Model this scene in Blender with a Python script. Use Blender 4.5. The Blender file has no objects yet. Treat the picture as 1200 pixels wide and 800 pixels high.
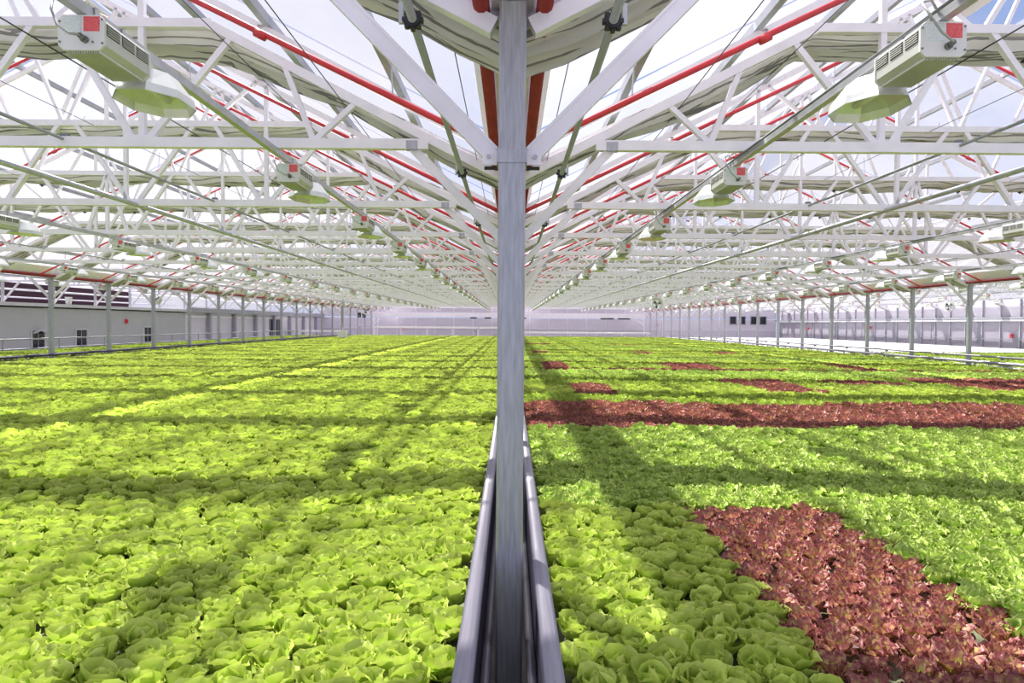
import bpy, math, random
from mathutils import Vector, Matrix, Euler

random.seed(7)
SC = bpy.context.scene
COL = SC.collection
PI = math.pi

# ------------------------------------------------------------------ camera, sky, sun, exposure
ZC = 1.85                       # eye height above the floor (m)
F = 800.0                       # focal length in pixels of the 1200 px wide frame
cam_d = bpy.data.cameras.new('camera')
cam_d.sensor_width = 36.0
cam_d.lens = F / 1200.0 * 36.0
cam_d.clip_start = 0.05
cam_d.clip_end = 600
cam = bpy.data.objects.new('camera', cam_d)
COL.objects.link(cam)
cam.location = (0, 0, ZC)
TILT = math.atan(21 / F)
YAW = -1.5 / F
cam.rotation_euler = (Matrix.Rotation(YAW, 3, 'Z') @ Matrix.Rotation(PI / 2 - TILT, 3, 'X')
                      @ Matrix.Rotation(math.radians(0.40), 3, 'Z')).to_euler()
SC.camera = cam

W_ = bpy.data.worlds.new('sky')
SC.world = W_
W_.use_nodes = True
nt = W_.node_tree
nt.nodes.clear()
n_out = nt.nodes.new('ShaderNodeOutputWorld')
n_bg = nt.nodes.new('ShaderNodeBackground')
n_tc = nt.nodes.new('ShaderNodeTexCoord')
n_no = nt.nodes.new('ShaderNodeTexNoise')
n_no.inputs['Scale'].default_value = 2.6
n_no.inputs['Detail'].default_value = 7
n_no.inputs['Roughness'].default_value = 0.55
n_rm = nt.nodes.new('ShaderNodeValToRGB')
n_rm.color_ramp.elements[0].position = 0.40
n_rm.color_ramp.elements[0].color = (0.42, 0.56, 0.97, 1)
n_rm.color_ramp.elements[1].position = 0.66
n_rm.color_ramp.elements[1].color = (1.02, 0.98, 1.06, 1)
nt.links.new(n_tc.outputs['Generated'], n_no.inputs['Vector'])
nt.links.new(n_no.outputs['Fac'], n_rm.inputs['Fac'])
nt.links.new(n_rm.outputs['Color'], n_bg.inputs['Color'])
n_bg.inputs['Strength'].default_value = 0.62
nt.links.new(n_bg.outputs['Background'], n_out.inputs['Surface'])

sun_d = bpy.data.lights.new('sun', 'SUN')
sun_d.energy = 15.0
sun_d.angle = math.radians(1.6)
sun_d.color = (1.0, 0.96, 0.88)
sun = bpy.data.objects.new('sun', sun_d)
COL.objects.link(sun)
sun.location = (-10, 20, 40)
sun.rotation_euler = Vector((0.31, -0.50, -1.0)).to_track_quat('-Z', 'Y').to_euler()

SC.view_settings.view_transform = 'Standard'
SC.view_settings.look = 'None'
SC.view_settings.gamma = 1.0
SC.view_settings.use_curve_mapping = False
SC.view_settings.exposure = 0.40

# ------------------------------------------------------------------ materials
def new_mat(name):
    m = bpy.data.materials.new(name)
    m.use_nodes = True
    t = m.node_tree
    t.nodes.clear()
    o = t.nodes.new('ShaderNodeOutputMaterial')
    return m, t, o

def pbr(name, col, rough=0.5, metal=0.0, var=0.08, scale=8.0, col2=None, spec=0.5, stretch=None, bump=0.0):
    """principled surface with a noise mottling of its colour"""
    m, t, o = new_mat(name)
    p = t.nodes.new('ShaderNodeBsdfPrincipled')
    p.inputs['Roughness'].default_value = rough
    p.inputs['Metallic'].default_value = metal
    p.inputs['Specular IOR Level'].default_value = spec
    tc = t.nodes.new('ShaderNodeTexCoord')
    no = t.nodes.new('ShaderNodeTexNoise')
    no.inputs['Scale'].default_value = scale
    no.inputs['Detail'].default_value = 5
    src = tc.outputs['Object']
    if stretch:
        mp = t.nodes.new('ShaderNodeMapping')
        mp.inputs['Scale'].default_value = stretch
        t.links.new(src, mp.inputs['Vector'])
        src = mp.outputs['Vector']
    t.links.new(src, no.inputs['Vector'])
    r = t.nodes.new('ShaderNodeValToRGB')
    a = [max(0, c * (1 - var)) for c in col]
    b = col2 if col2 else [min(1, c * (1 + var)) for c in col]
    r.color_ramp.elements[0].position = 0.32
    r.color_ramp.elements[1].position = 0.68
    r.color_ramp.elements[0].color = (*a, 1)
    r.color_ramp.elements[1].color = (*b, 1)
    t.links.new(no.outputs['Fac'], r.inputs['Fac'])
    t.links.new(r.outputs['Color'], p.inputs['Base Color'])
    if bump:
        bp = t.nodes.new('ShaderNodeBump')
        bp.inputs['Strength'].default_value = bump
        bp.inputs['Distance'].default_value = 0.01
        t.links.new(no.outputs['Fac'], bp.inputs['Height'])
        t.links.new(bp.outputs['Normal'], p.inputs['Normal'])
    t.links.new(p.outputs['BSDF'], o.inputs['Surface'])
    return m

def film(name, clear, col, rough_col=(0.9, 0.9, 0.95)):
    """thin sheet: part clear, part scattering (greenhouse film, twin-wall sheet)"""
    m, t, o = new_mat(name)
    tr = t.nodes.new('ShaderNodeBsdfTransparent')
    tr.inputs['Color'].default_value = (*col, 1)
    tl = t.nodes.new('ShaderNodeBsdfTranslucent')
    tl.inputs['Color'].default_value = (*rough_col, 1)
    gl = t.nodes.new('ShaderNodeBsdfDiffuse')
    gl.inputs['Color'].default_value = (*rough_col, 1)
    m1 = t.nodes.new('ShaderNodeMixShader')
    m1.inputs['Fac'].default_value = 0.25
    t.links.new(tl.outputs[0], m1.inputs[1])
    t.links.new(gl.outputs[0], m1.inputs[2])
    tc = t.nodes.new('ShaderNodeTexCoord')
    no = t.nodes.new('ShaderNodeTexNoise')
    no.inputs['Scale'].default_value = 0.7
    no.inputs['Detail'].default_value = 4
    t.links.new(tc.outputs['Object'], no.inputs['Vector'])
    mr = t.nodes.new('ShaderNodeMapRange')
    mr.inputs['From Min'].default_value = 0.3
    mr.inputs['From Max'].default_value = 0.7
    mr.inputs['To Min'].default_value = clear - 0.06
    mr.inputs['To Max'].default_value = clear + 0.06
    t.links.new(no.outputs['Fac'], mr.inputs['Value'])
    m2 = t.nodes.new('ShaderNodeMixShader')
    t.links.new(mr.outputs['Result'], m2.inputs['Fac'])
    t.links.new(m1.outputs[0], m2.inputs[1])
    t.links.new(tr.outputs[0], m2.inputs[2])
    t.links.new(m2.outputs[0], o.inputs['Surface'])
    return m

def fabric(name, col):
    m, t, o = new_mat(name)
    d = t.nodes.new('ShaderNodeBsdfDiffuse')
    tl = t.nodes.new('ShaderNodeBsdfTranslucent')
    tc = t.nodes.new('ShaderNodeTexCoord')
    no = t.nodes.new('ShaderNodeTexNoise')
    no.inputs['Scale'].default_value = 14
    mp = t.nodes.new('ShaderNodeMapping')
    mp.inputs['Scale'].default_value = (0.15, 1, 1)
    t.links.new(tc.outputs['Object'], mp.inputs['Vector'])
    t.links.new(mp.outputs['Vector'], no.inputs['Vector'])
    r = t.nodes.new('ShaderNodeValToRGB')
    r.color_ramp.elements[0].color = (*[c * 0.82 for c in col], 1)
    r.color_ramp.elements[1].color = (*col, 1)
    t.links.new(no.outputs['Fac'], r.inputs['Fac'])
    sx = t.nodes.new('ShaderNodeSeparateXYZ')                # shade of the folds painted in as thin dark lines
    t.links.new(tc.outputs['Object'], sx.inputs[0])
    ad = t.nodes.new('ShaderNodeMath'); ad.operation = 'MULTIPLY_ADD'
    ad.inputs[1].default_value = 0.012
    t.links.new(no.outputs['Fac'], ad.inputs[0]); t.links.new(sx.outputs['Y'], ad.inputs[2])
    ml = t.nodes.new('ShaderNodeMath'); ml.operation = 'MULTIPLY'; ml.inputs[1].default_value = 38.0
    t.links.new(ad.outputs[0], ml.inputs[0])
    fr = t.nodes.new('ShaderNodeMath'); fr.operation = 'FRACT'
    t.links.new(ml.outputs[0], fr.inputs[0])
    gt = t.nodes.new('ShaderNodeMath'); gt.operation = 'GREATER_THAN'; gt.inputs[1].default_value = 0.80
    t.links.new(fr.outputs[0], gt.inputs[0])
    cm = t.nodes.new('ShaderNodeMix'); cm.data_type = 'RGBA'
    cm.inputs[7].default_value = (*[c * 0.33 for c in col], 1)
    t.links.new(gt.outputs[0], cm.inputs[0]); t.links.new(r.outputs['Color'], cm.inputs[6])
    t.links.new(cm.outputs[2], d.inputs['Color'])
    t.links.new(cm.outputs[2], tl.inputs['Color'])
    mx = t.nodes.new('ShaderNodeMixShader')
    mx.inputs['Fac'].default_value = 0.16
    t.links.new(d.outputs[0], mx.inputs[1])
    t.links.new(tl.outputs[0], mx.inputs[2])
    t.links.new(mx.outputs[0], o.inputs['Surface'])
    return m

def leaf_mat(name, base, tip, edge, trans_boost=1.25, mix=0.42, blotch=0.0, noise_scale=30.0, mid=0.55, low=0.05):
    """leaf blade: colour runs from rib to tip (attribute t), random per head, light shines through"""
    m, t, o = new_mat(name)
    at = t.nodes.new('ShaderNodeAttribute')
    at.attribute_name = 't'
    r = t.nodes.new('ShaderNodeValToRGB')
    r.color_ramp.elements[0].position = low
    r.color_ramp.elements[0].color = (*base, 1)
    r.color_ramp.elements[1].position = 1.0
    r.color_ramp.elements[1].color = (*edge, 1)
    e = r.color_ramp.elements.new(mid)
    e.color = (*tip, 1)
    fac = at.outputs['Fac']
    tc = t.nodes.new('ShaderNodeTexCoord')
    no = t.nodes.new('ShaderNodeTexNoise')
    no.inputs['Scale'].default_value = noise_scale
    no.inputs['Detail'].default_value = 3
    t.links.new(tc.outputs['Object'], no.inputs['Vector'])
    if blotch:
        ma = t.nodes.new('ShaderNodeMath'); ma.operation = 'SUBTRACT'
        ma.inputs[1].default_value = 0.5
        t.links.new(no.outputs['Fac'], ma.inputs[0])
        mb = t.nodes.new('ShaderNodeMath'); mb.operation = 'MULTIPLY_ADD'
        mb.inputs[1].default_value = blotch
        t.links.new(ma.outputs[0], mb.inputs[0])
        t.links.new(fac, mb.inputs[2])
        fac = mb.outputs[0]
    t.links.new(fac, r.inputs['Fac'])
    oi = t.nodes.new('ShaderNodeObjectInfo')
    hv = t.nodes.new('ShaderNodeHueSaturation')
    mr = t.nodes.new('ShaderNodeMapRange')
    mr.inputs['To Min'].default_value = 0.80
    mr.inputs['To Max'].default_value = 1.15
    t.links.new(oi.outputs['Random'], mr.inputs['Value'])
    t.links.new(mr.outputs['Result'], hv.inputs['Value'])
    t.links.new(r.outputs['Color'], hv.inputs['Color'])
    p = t.nodes.new('ShaderNodeBsdfPrincipled')
    p.inputs['Roughness'].default_value = 0.42
    p.inputs['Specular IOR Level'].default_value = 0.35
    t.links.new(hv.outputs['Color'], p.inputs['Base Color'])
    bp = t.nodes.new('ShaderNodeBump')
    bp.inputs['Strength'].default_value = 0.6
    bp.inputs['Distance'].default_value = 0.004
    t.links.new(no.outputs['Fac'], bp.inputs['Height'])
    t.links.new(bp.outputs['Normal'], p.inputs['Normal'])
    h2 = t.nodes.new('ShaderNodeHueSaturation')
    h2.inputs['Value'].default_value = trans_boost
    h2.inputs['Saturation'].default_value = 1.05
    t.links.new(hv.outputs['Color'], h2.inputs['Color'])
    tl = t.nodes.new('ShaderNodeBsdfTranslucent')
    t.links.new(h2.outputs['Color'], tl.inputs['Color'])
    mx = t.nodes.new('ShaderNodeMixShader')
    mx.inputs['Fac'].default_value = mix
    t.links.new(p.outputs[0], mx.inputs[1])
    t.links.new(tl.outputs[0], mx.inputs[2])
    t.links.new(mx.outputs[0], o.inputs['Surface'])
    return m

def print_mat(name, paper, ink, rows=26.0, words=30.0, cover=0.52):
    """printed label: rows of tiny illegible print on a plain ground"""
    m, t, o = new_mat(name)
    tc = t.nodes.new('ShaderNodeTexCoord')
    sx = t.nodes.new('ShaderNodeSeparateXYZ')
    t.links.new(tc.outputs['Generated'], sx.inputs[0])
    rw = t.nodes.new('ShaderNodeMath'); rw.operation = 'MULTIPLY'; rw.inputs[1].default_value = rows
    t.links.new(sx.outputs['Z'], rw.inputs[0])
    fr = t.nodes.new('ShaderNodeMath'); fr.operation = 'FRACT'
    t.links.new(rw.outputs[0], fr.inputs[0])
    g1 = t.nodes.new('ShaderNodeMath'); g1.operation = 'GREATER_THAN'; g1.inputs[1].default_value = 0.5
    t.links.new(fr.outputs[0], g1.inputs[0])
    no = t.nodes.new('ShaderNodeTexNoise')
    no.inputs['Scale'].default_value = words
    no.inputs['Detail'].default_value = 0
    t.links.new(tc.outputs['Generated'], no.inputs['Vector'])
    g2 = t.nodes.new('ShaderNodeMath'); g2.operation = 'GREATER_THAN'; g2.inputs[1].default_value = cover
    t.links.new(no.outputs['Fac'], g2.inputs[0])
    mu = t.nodes.new('ShaderNodeMath'); mu.operation = 'MULTIPLY'
    t.links.new(g1.outputs[0], mu.inputs[0]); t.links.new(g2.outputs[0], mu.inputs[1])
    mx = t.nodes.new('ShaderNodeMix'); mx.data_type = 'RGBA'
    mx.inputs[6].default_value = (*paper, 1); mx.inputs[7].default_value = (*ink, 1)
    t.links.new(mu.outputs[0], mx.inputs[0])
    p = t.nodes.new('ShaderNodeBsdfPrincipled'); p.inputs['Roughness'].default_value = 0.5
    t.links.new(mx.outputs[2], p.inputs['Base Color'])
    t.links.new(p.outputs[0], o.inputs['Surface'])
    return m

M = {
    'galv': pbr('galvanised_steel', (0.43, 0.44, 0.50), 0.42, 0.35, 0.16, 14, stretch=(6, 6, 0.5)),
    'white': pbr('white_painted_steel', (0.87, 0.84, 0.92), 0.42, 0.0, 0.05, 5),
    'alu': pbr('grey_aluminium', (0.50, 0.51, 0.55), 0.40, 0.4, 0.10, 10),
    'rail': pbr('rail_aluminium', (0.30, 0.285, 0.34), 0.38, 0.3, 0.10, 3, stretch=(30, 1, 30)),
    'darkalu': pbr('dark_grey_channel', (0.20, 0.21, 0.23), 0.5, 0.2, 0.15, 9),
    'purlin': pbr('grey_purlin', (0.36, 0.37, 0.42), 0.5, 0.1, 0.1, 5),
    'shadepipe': pbr('red_pipe_in_shade', (0.28, 0.022, 0.03), 0.42, 0.0, 0.15, 9),  # red mains coloured darker to stand for the gutter's shade
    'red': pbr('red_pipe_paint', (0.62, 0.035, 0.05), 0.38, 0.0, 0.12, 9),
    'black': pbr('black_plastic', (0.02, 0.02, 0.025), 0.5, 0, 0.2, 6),
    'lampwhite': pbr('lamp_casing', (0.80, 0.80, 0.80), 0.38, 0.0, 0.03, 6),
    'lampfin': pbr('ribbed_casing', (0.62, 0.63, 0.60), 0.4, 0.2, 0.06, 6),
    'reflector': pbr('reflector_sheet', (0.78, 0.80, 0.78), 0.30, 0.5, 0.05, 12, bump=0.2),
    'paper': print_mat('printed_white_label', (0.86, 0.88, 0.88), (0.45, 0.66, 0.66), 13, 26, 0.5),
    'redlabel': print_mat('printed_red_label', (0.80, 0.03, 0.05), (0.92, 0.50, 0.50), 11, 30, 0.52),
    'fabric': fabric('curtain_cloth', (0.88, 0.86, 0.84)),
    'roof': film('roof_film', 0.44, (0.98, 0.98, 1.0), (0.30, 0.30, 0.33)),
    'twinwall': film('twin_wall_sheet', 0.25, (0.92, 0.9, 0.97), (0.80, 0.77, 0.86)),
    'panel': pbr('grey_wall_panel', (0.46, 0.47, 0.49), 0.6, 0, 0.03, 1.5),
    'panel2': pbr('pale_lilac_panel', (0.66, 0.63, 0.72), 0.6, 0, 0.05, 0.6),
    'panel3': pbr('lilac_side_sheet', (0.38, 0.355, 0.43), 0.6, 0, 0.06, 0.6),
    'sill': pbr('wall_capping', (0.62, 0.62, 0.66), 0.5, 0.1, 0.05, 3),
    'glass': pbr('dark_window_glass', (0.025, 0.022, 0.035), 0.15, 0, 0.2, 2),
    'maroon': pbr('dark_plum_cladding', (0.050, 0.012, 0.028), 0.7, 0, 0.2, 1.0),
    'floor': pbr('concrete_floor', (0.40, 0.37, 0.36), 0.8, 0, 0.2, 2.5, bump=0.2),
    'raft': pbr('white_raft_board', (0.82, 0.83, 0.82), 0.6, 0, 0.04, 2),
    'liner': pbr('bed_liner', (0.06, 0.05, 0.09), 0.55, 0, 0.2, 3),
    'shaderaft': pbr('raft_gap_shade', (0.16, 0.18, 0.10), 0.8, 0, 0.4, 6),  # white boards coloured dark for the shade between lettuce heads
    'soil': pbr('rockwool_plug', (0.10, 0.12, 0.07), 0.9, 0, 0.2, 20),
    'wire': pbr('steel_wire', (0.06, 0.06, 0.07), 0.5, 0.5, 0.1, 5),
    'cable': pbr('grey_cable', (0.45, 0.46, 0.45), 0.5, 0, 0.05, 8),
    'alarm': pbr('red_enamel', (0.75, 0.02, 0.03), 0.4, 0, 0.05, 8),
    'bucket': pbr('white_plastic', (0.85, 0.85, 0.84), 0.4, 0, 0.03, 8),
    'butter': leaf_mat('butterhead_leaf', (0.58, 0.70, 0.20), (0.425, 0.57, 0.078), (0.64, 0.74, 0.18), 1.2, 0.24),
    'curly': leaf_mat('curly_leaf', (0.46, 0.60, 0.16), (0.37, 0.55, 0.085), (0.60, 0.74, 0.20), 1.2, 0.24),
    'redleaf': leaf_mat('red_leaf', (0.62, 0.62, 0.16), (0.50, 0.25, 0.16), (0.36, 0.115, 0.125), 1.15, 0.28, 2.2, 42.0, 0.62, 0.28),
    'small': leaf_mat('young_leaf', (0.46, 0.58, 0.14), (0.36, 0.49, 0.08), (0.44, 0.55, 0.11), 1.2, 0.30),
}

# ------------------------------------------------------------------ mesh helpers
class MB:
    def __init__(self):
        self.v = []; self.f = []; self.mi = []; self.cur = 0; self.t = None
    def add(self, vs, fs):
        b = len(self.v)
        self.v.extend(vs)
        for f in fs:
            self.f.append(tuple(i + b for i in f)); self.mi.append(self.cur)
    def box(self, cx, cy, cz, sx, sy, sz):
        x, y, z = sx / 2, sy / 2, sz / 2
        vs = [(cx + a * x, cy + b * y, cz + c * z) for a in (-1, 1) for b in (-1, 1) for c in (-1, 1)]
        self.add(vs, [(0, 1, 3, 2), (4, 6, 7, 5), (0, 4, 5, 1), (2, 3, 7, 6), (0, 2, 6, 4), (1, 5, 7, 3)])
        return self
    def bar(self, p, q, w, h, up=(0, 1, 0)):
        """rectangular bar from p to q; w measured along up, h across"""
        p = Vector(p); q = Vector(q); d = (q - p).normalized()
        u = Vector(up)
        if abs(u.dot(d)) > 0.95:
            u = Vector((1, 0, 0))
        s = d.cross(u).normalized(); u = s.cross(d).normalized()
        vs = []
        for e in (p, q):
            for a, b in ((-1, -1), (1, -1), (1, 1), (-1, 1)):
                vs.append(tuple(e + u * (a * w / 2) + s * (b * h / 2)))
        self.add(vs, [(0, 3, 2, 1), (4, 5, 6, 7), (0, 1, 5, 4), (1, 2, 6, 5), (2, 3, 7, 6), (3, 0, 4, 7)])
        return self
    def tube(self, pts, r, n=8, caps=True, r2=None):
        pts = [Vector(p) for p in pts]
        rings = []
        m = len(pts)
        ref = Vector((0, 0, 1))
        for i, p in enumerate(pts):
            d = (pts[min(i + 1, m - 1)] - pts[max(i - 1, 0)]).normalized()
            a = ref if abs(d.dot(ref)) < 0.9 else Vector((1, 0, 0))
            s = d.cross(a).normalized(); u = s.cross(d).normalized()
            rr = r if r2 is None else r + (r2 - r) * i / (m - 1)
            rings.append([tuple(p + s * (rr * math.cos(2 * PI * k / n)) + u * (rr * math.sin(2 * PI * k / n))) for k in range(n)])
        vs = [v for ring in rings for v in ring]
        fs = []
        for i in range(m - 1):
            for k in range(n):
                fs.append((i * n + k, i * n + (k + 1) % n, (i + 1) * n + (k + 1) % n, (i + 1) * n + k))
        if caps:
            fs.append(tuple(range(n))[::-1]); fs.append(tuple((m - 1) * n + k for k in range(n)))
        self.add(vs, fs)
        return self
    def prism(self, poly, y0, y1):
        """polygon in xz, extruded along y"""
        n = len(poly)
        vs = [(x, y0, z) for x, z in poly] + [(x, y1, z) for x, z in poly]
        fs = [tuple(range(n)), tuple(range(2 * n - 1, n - 1, -1))]
        for k in range(n):
            fs.append((k, n + k, n + (k + 1) % n, (k + 1) % n))
        self.add(vs, fs)
        return self
    def loft(self, rings, cap0=True, cap1=True):
        n = len(rings[0])
        vs = [tuple(v) for r in rings for v in r]
        fs = []
        for i in range(len(rings) - 1):
            for k in range(n):
                fs.append((i * n + k, i * n + (k + 1) % n, (i + 1) * n + (k + 1) % n, (i + 1) * n + k))
        if cap0: fs.append(tuple(range(n))[::-1])
        if cap1: fs.append(tuple((len(rings) - 1) * n + k for k in range(n)))
        self.add(vs, fs)
        return self
    def mesh(self, name, mat, smooth=False):
        me = bpy.data.meshes.new(name)
        me.from_pydata(self.v, [], self.f)
        mats = mat if isinstance(mat, (list, tuple)) else [mat]
        for m in mats:
            me.materials.append(M[m] if isinstance(m, str) else m)
        if len(mats) > 1:
            me.polygons.foreach_set('material_index', self.mi)
        if smooth:
            me.polygons.foreach_set('use_smooth', [True] * len(me.polygons))
        me.update()
        return me

def obj(name, me, parent=None, loc=(0, 0, 0), rz=0.0, scale=None):
    o = bpy.data.objects.new(name, me)
    COL.objects.link(o)
    o.location = loc
    if rz: o.rotation_euler = (0, 0, rz)
    if scale: o.scale = scale
    if parent: o.parent = parent
    return o

def tag(o, label, cat, group=None, kind=None):
    o['label'] = label; o['category'] = cat
    if group: o['group'] = group
    if kind: o['kind'] = kind
    return o

def thing(name, label, cat, loc=(0, 0, 0), group=None):
    o = bpy.data.objects.new(name, None)
    COL.objects.link(o)
    o.location = loc
    o.empty_display_size = 0.1
    return tag(o, label, cat, group)

def copy_thing(src, loc, label):
    r = src.copy(); COL.objects.link(r); r.location = loc; r['label'] = label
    for ch in src.children:
        c = ch.copy(); COL.objects.link(c); c.parent = r
        for g in ch.children:
            d = g.copy(); COL.objects.link(d); d.parent = c
    return r

def struct(o):
    o['kind'] = 'structure'
    return o

ORD = ['first', 'second', 'third', 'fourth', 'fifth', 'sixth', 'seventh', 'eighth', 'ninth', 'tenth', 'eleventh',
       'twelfth', 'thirteenth', 'fourteenth', 'fifteenth', 'sixteenth', 'seventeenth', 'eighteenth', 'nineteenth',
       'twentieth', 'twenty-first', 'twenty-second', 'twenty-third', 'twenty-fourth']

# ------------------------------------------------------------------ dimensions
SP = 14.0                     # span between gutter lines
BAY = 2.98                    # bay between trusses
Y0 = 2.95                     # first truss, plane of the central post
NB = 23                       # trusses in view
YF = 72.0                     # far end wall
XL, XR = -20.0, 28.0          # side walls
YN = -3.2                     # the shell goes on behind the camera
TY = [Y0 + BAY * k for k in range(NB)]
CROP = 0.80                   # canopy height
RAFT = 0.70
ZB, ZT = 3.385, 4.40           # bottom chord, collar chord
SL = 0.512                    # roof slope
EAVE = 3.45

# ------------------------------------------------------------------ floor, walls, roof
fl = struct(obj('floor', MB().box((XL + XR) / 2, 34, -0.05, 60, 80, 0.1).mesh('floor', 'floor')))

# left wall: solid panel wall with windows, then a paler run with pillars
wl = struct(obj('wall_left', MB().box(XL - 0.06, (YN + 42) / 2, 1.22, 0.12, 42 - YN, 2.44).mesh('wall_left', 'panel')))
obj('wall_capping', MB().box(XL + 0.03, (YN + 42) / 2, 2.50, 0.34, 42 - YN, 0.14).mesh('capping', 'sill'), wl)
obj('upper_cladding', MB().box(XL - 1.2, (YN + 38) / 2, 2.95, 0.10, 38 - YN, 1.0).mesh('uppercl', 'maroon'), wl)
obj('ledge', MB().box(XL - 0.6, (YN + 42) / 2, 2.40, 1.2, 42 - YN, 0.06).mesh('ledge', 'sill'), wl)
obj('upper_glazing', MB().box(XL - 1.3, (YN + YF) / 2, 5.0, 0.03, YF - YN, 3.2).mesh('upgl', 'twinwall'), wl)
for z, r in ((2.80, 0.035), (3.12, 0.045)):
    obj('wall_pipe', MB().tube([(XL - 0.5, YN, z), (XL - 0.5, 42, z)], r, 8).mesh('wpipe', 'white', True), wl)
for k in range(14):
    obj('panel_joint', MB().box(XL + 0.004, YN + 1.6 + 3.1 * k, 1.2, 0.008, 0.03, 2.4).mesh('joint', 'sill'), wl)
wl2 = obj('far_panel_run', MB().box(XL - 0.06, (42 + YF) / 2, 1.4, 0.12, YF - 42, 2.8).mesh('wall_left_far', 'panel2'), wl)
me_pil = MB().box(0, 0, 1.35, 0.24, 0.28, 2.7).mesh('pillar', 'purlin')
for k in range(7):
    obj('pillar', me_pil, wl2, (XL + 0.14, 45 + 4.1 * k, 0))
obj('eave_beam', MB().box(XL + 0.2, (42 + YF) / 2, 2.55, 0.36, YF - 42, 0.30).mesh('eaveb', 'purlin'), wl2)
obj('light_band', MB().box(XL + 0.02, (42 + YF) / 2, 2.15, 0.05, YF - 42, 0.12).mesh('lband', 'white'), wl2)

def window(n, y, w, z0, z1, label, arch=False):
    w0 = thing('window_%d' % n, label, 'window', (XL, y, z0)); w0['kind'] = 'structure'
    h = z1 - z0
    f = MB()
    f.box(0.02, -w / 2 - 0.03, h / 2, 0.06, 0.06, h + 0.12).box(0.02, w / 2 + 0.03, h / 2, 0.06, 0.06, h + 0.12)
    f.box(0.02, 0, -0.03, 0.06, w, 0.06).box(0.02, 0, h + 0.03, 0.06, w, 0.06)
    obj('window_frame', f.mesh('wframe', 'sill'), w0)
    for a in (-1, 1):
        for b in (0, 1):
            obj('pane', MB().box(0.006, a * w / 4, h * (0.25 + 0.5 * b), 0.012, w / 2 - 0.03, h / 2 - 0.03).mesh('pane', 'glass'), w0)
    obj('mullion', MB().box(0.012, 0, h / 2, 0.03, 0.03, h).box(0.012, 0, h / 2, 0.03, w, 0.03).mesh('mull', 'purlin'), w0)
    if arch:
        obj('vent_hood', MB().tube([(0.10, -w / 2, h - 0.1), (0.14, 0, h + 0.02), (0.10, w / 2, h - 0.1)], 0.05, 8).mesh('hood', 'panel'), w0)
window(1, 28.9, 0.77, 0.66, 1.42, 'dark window with a curved hood in the grey left wall', True)
window(2, 31.8, 0.80, 0.70, 1.42, 'dark four-pane window beside a post in the grey left wall')
window(3, 37.6, 0.75, 0.66, 1.50, 'tall dark window half behind a post, farthest in grey wall')

# door in the far panel run
d1 = thing('door_1', 'dark double door in the far panelled left wall', 'door', (XL, 58, 0)); d1['kind'] = 'structure'
for s in (-1, 1):
    lf = obj('door_leaf', MB().box(0.05, s * 0.75, 1.02, 0.08, 1.3, 2.04).mesh('leaf', 'glass'), d1)
    obj('handle', MB().box(0.11, s * 0.2, 1.0, 0.04, 0.05, 0.2).mesh('dh', 'alu'), lf)
obj('door_frame', MB().box(0.03, -1.45, 1.05, 0.08, 0.08, 2.1).box(0.03, 1.45, 1.05, 0.08, 0.08, 2.1).box(0.03, 0, 2.1, 0.08, 3.0, 0.08).mesh('dfr', 'purlin'), d1)

# far wall: twin-wall sheets between mullions, white beam, red pipe above
wf = struct(thing('wall_far', 'pale lilac panelled end wall beyond the beds', 'wall', (0, YF, 0)))
me_fp = MB().box(0, 0.05, 1.2, 1.94, 0.04, 2.4).mesh('far_panel', 'panel2')
me_fu = MB().box(0, 0.05, 3.15, 1.94, 0.04, 1.3).mesh('far_upper', 'panel2')
me_fm = MB().box(0, 0, 1.85, 0.07, 0.10, 3.7).mesh('far_mullion', 'white')
nx = int((XR - XL) / 2)
for k in range(nx):
    x = XL + 1 + 2 * k
    obj('wall_panel', me_fp, wf, (x, 0, 0))
    obj('upper_panel', me_fu, wf, (x, 0, 0))
    obj('mullion', me_fm, wf, (x - 1, 0, 0))
obj('base_strip', MB().box((XL + XR) / 2, -0.02, 0.3, XR - XL, 0.08, 0.6).mesh('bstrip', 'white'), wf)
obj('mid_rail', MB().box((XL + XR) / 2, -0.02, 1.30, XR - XL, 0.06, 0.08).mesh('mrail', 'white'), wf)
for a, b in ((-20, -14), (-14, 0), (0, 14), (14, 28)):
    m = MB()
    if a == -20:
        m.prism([(-21.3, 3.75), (-14, 3.75), (-14, 3.9), (-21.3, 3.45 + 7.3 * SL)], 0.02, 0.06)
    else:
        m.prism([(a, 3.75), (b, 3.75), (b - 0.1, 3.8), ((a + b) / 2, 3.45 + 7 * SL), (a + 0.1, 3.8)], 0.02, 0.06)
    obj('gable_sheet', m.mesh('gable', 'twinwall'), wf)
bm_ = thing('roller_beam', 'long white beam across the far wall above the lilac panels', 'beam', (0, YF - 1.2, 0))
obj('casing', MB().box(-0.2, 0, 2.72, 28.2, 0.5, 0.46).mesh('rbeam', 'white'), bm_)
for s in (-1, 1):
    obj('post', MB().box(-0.2 + s * 14.0, 0, 1.25, 0.12, 0.12, 2.5).mesh('rpost', 'white'), bm_)
    obj('brace', MB().bar((-0.2 + s * 14.0, 0, 1.7), (-0.2 + s * 13.1, 0, 2.5), 0.1, 0.1).mesh('rbrace', 'white'), bm_)
for x in (-3.9, -2.4, -0.9, 1.2, 9.6, 10.3, 11.4, 12.0):
    tag(obj('motor_box', MB().box(0, 0, 0, 0.6, 0.2, 0.14).box(0.34, 0, 0, 0.1, 0.12, 0.1).mesh('motor', 'black'), None, (x, YF - 1.2, 2.41)),
        'small black motor box under the far white beam, %s from the left' % ORD[[-3.9, -2.4, -0.9, 1.2, 9.6, 10.3, 11.4, 12.0].index(x)], 'motor', 'motors under the far beam')
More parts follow.
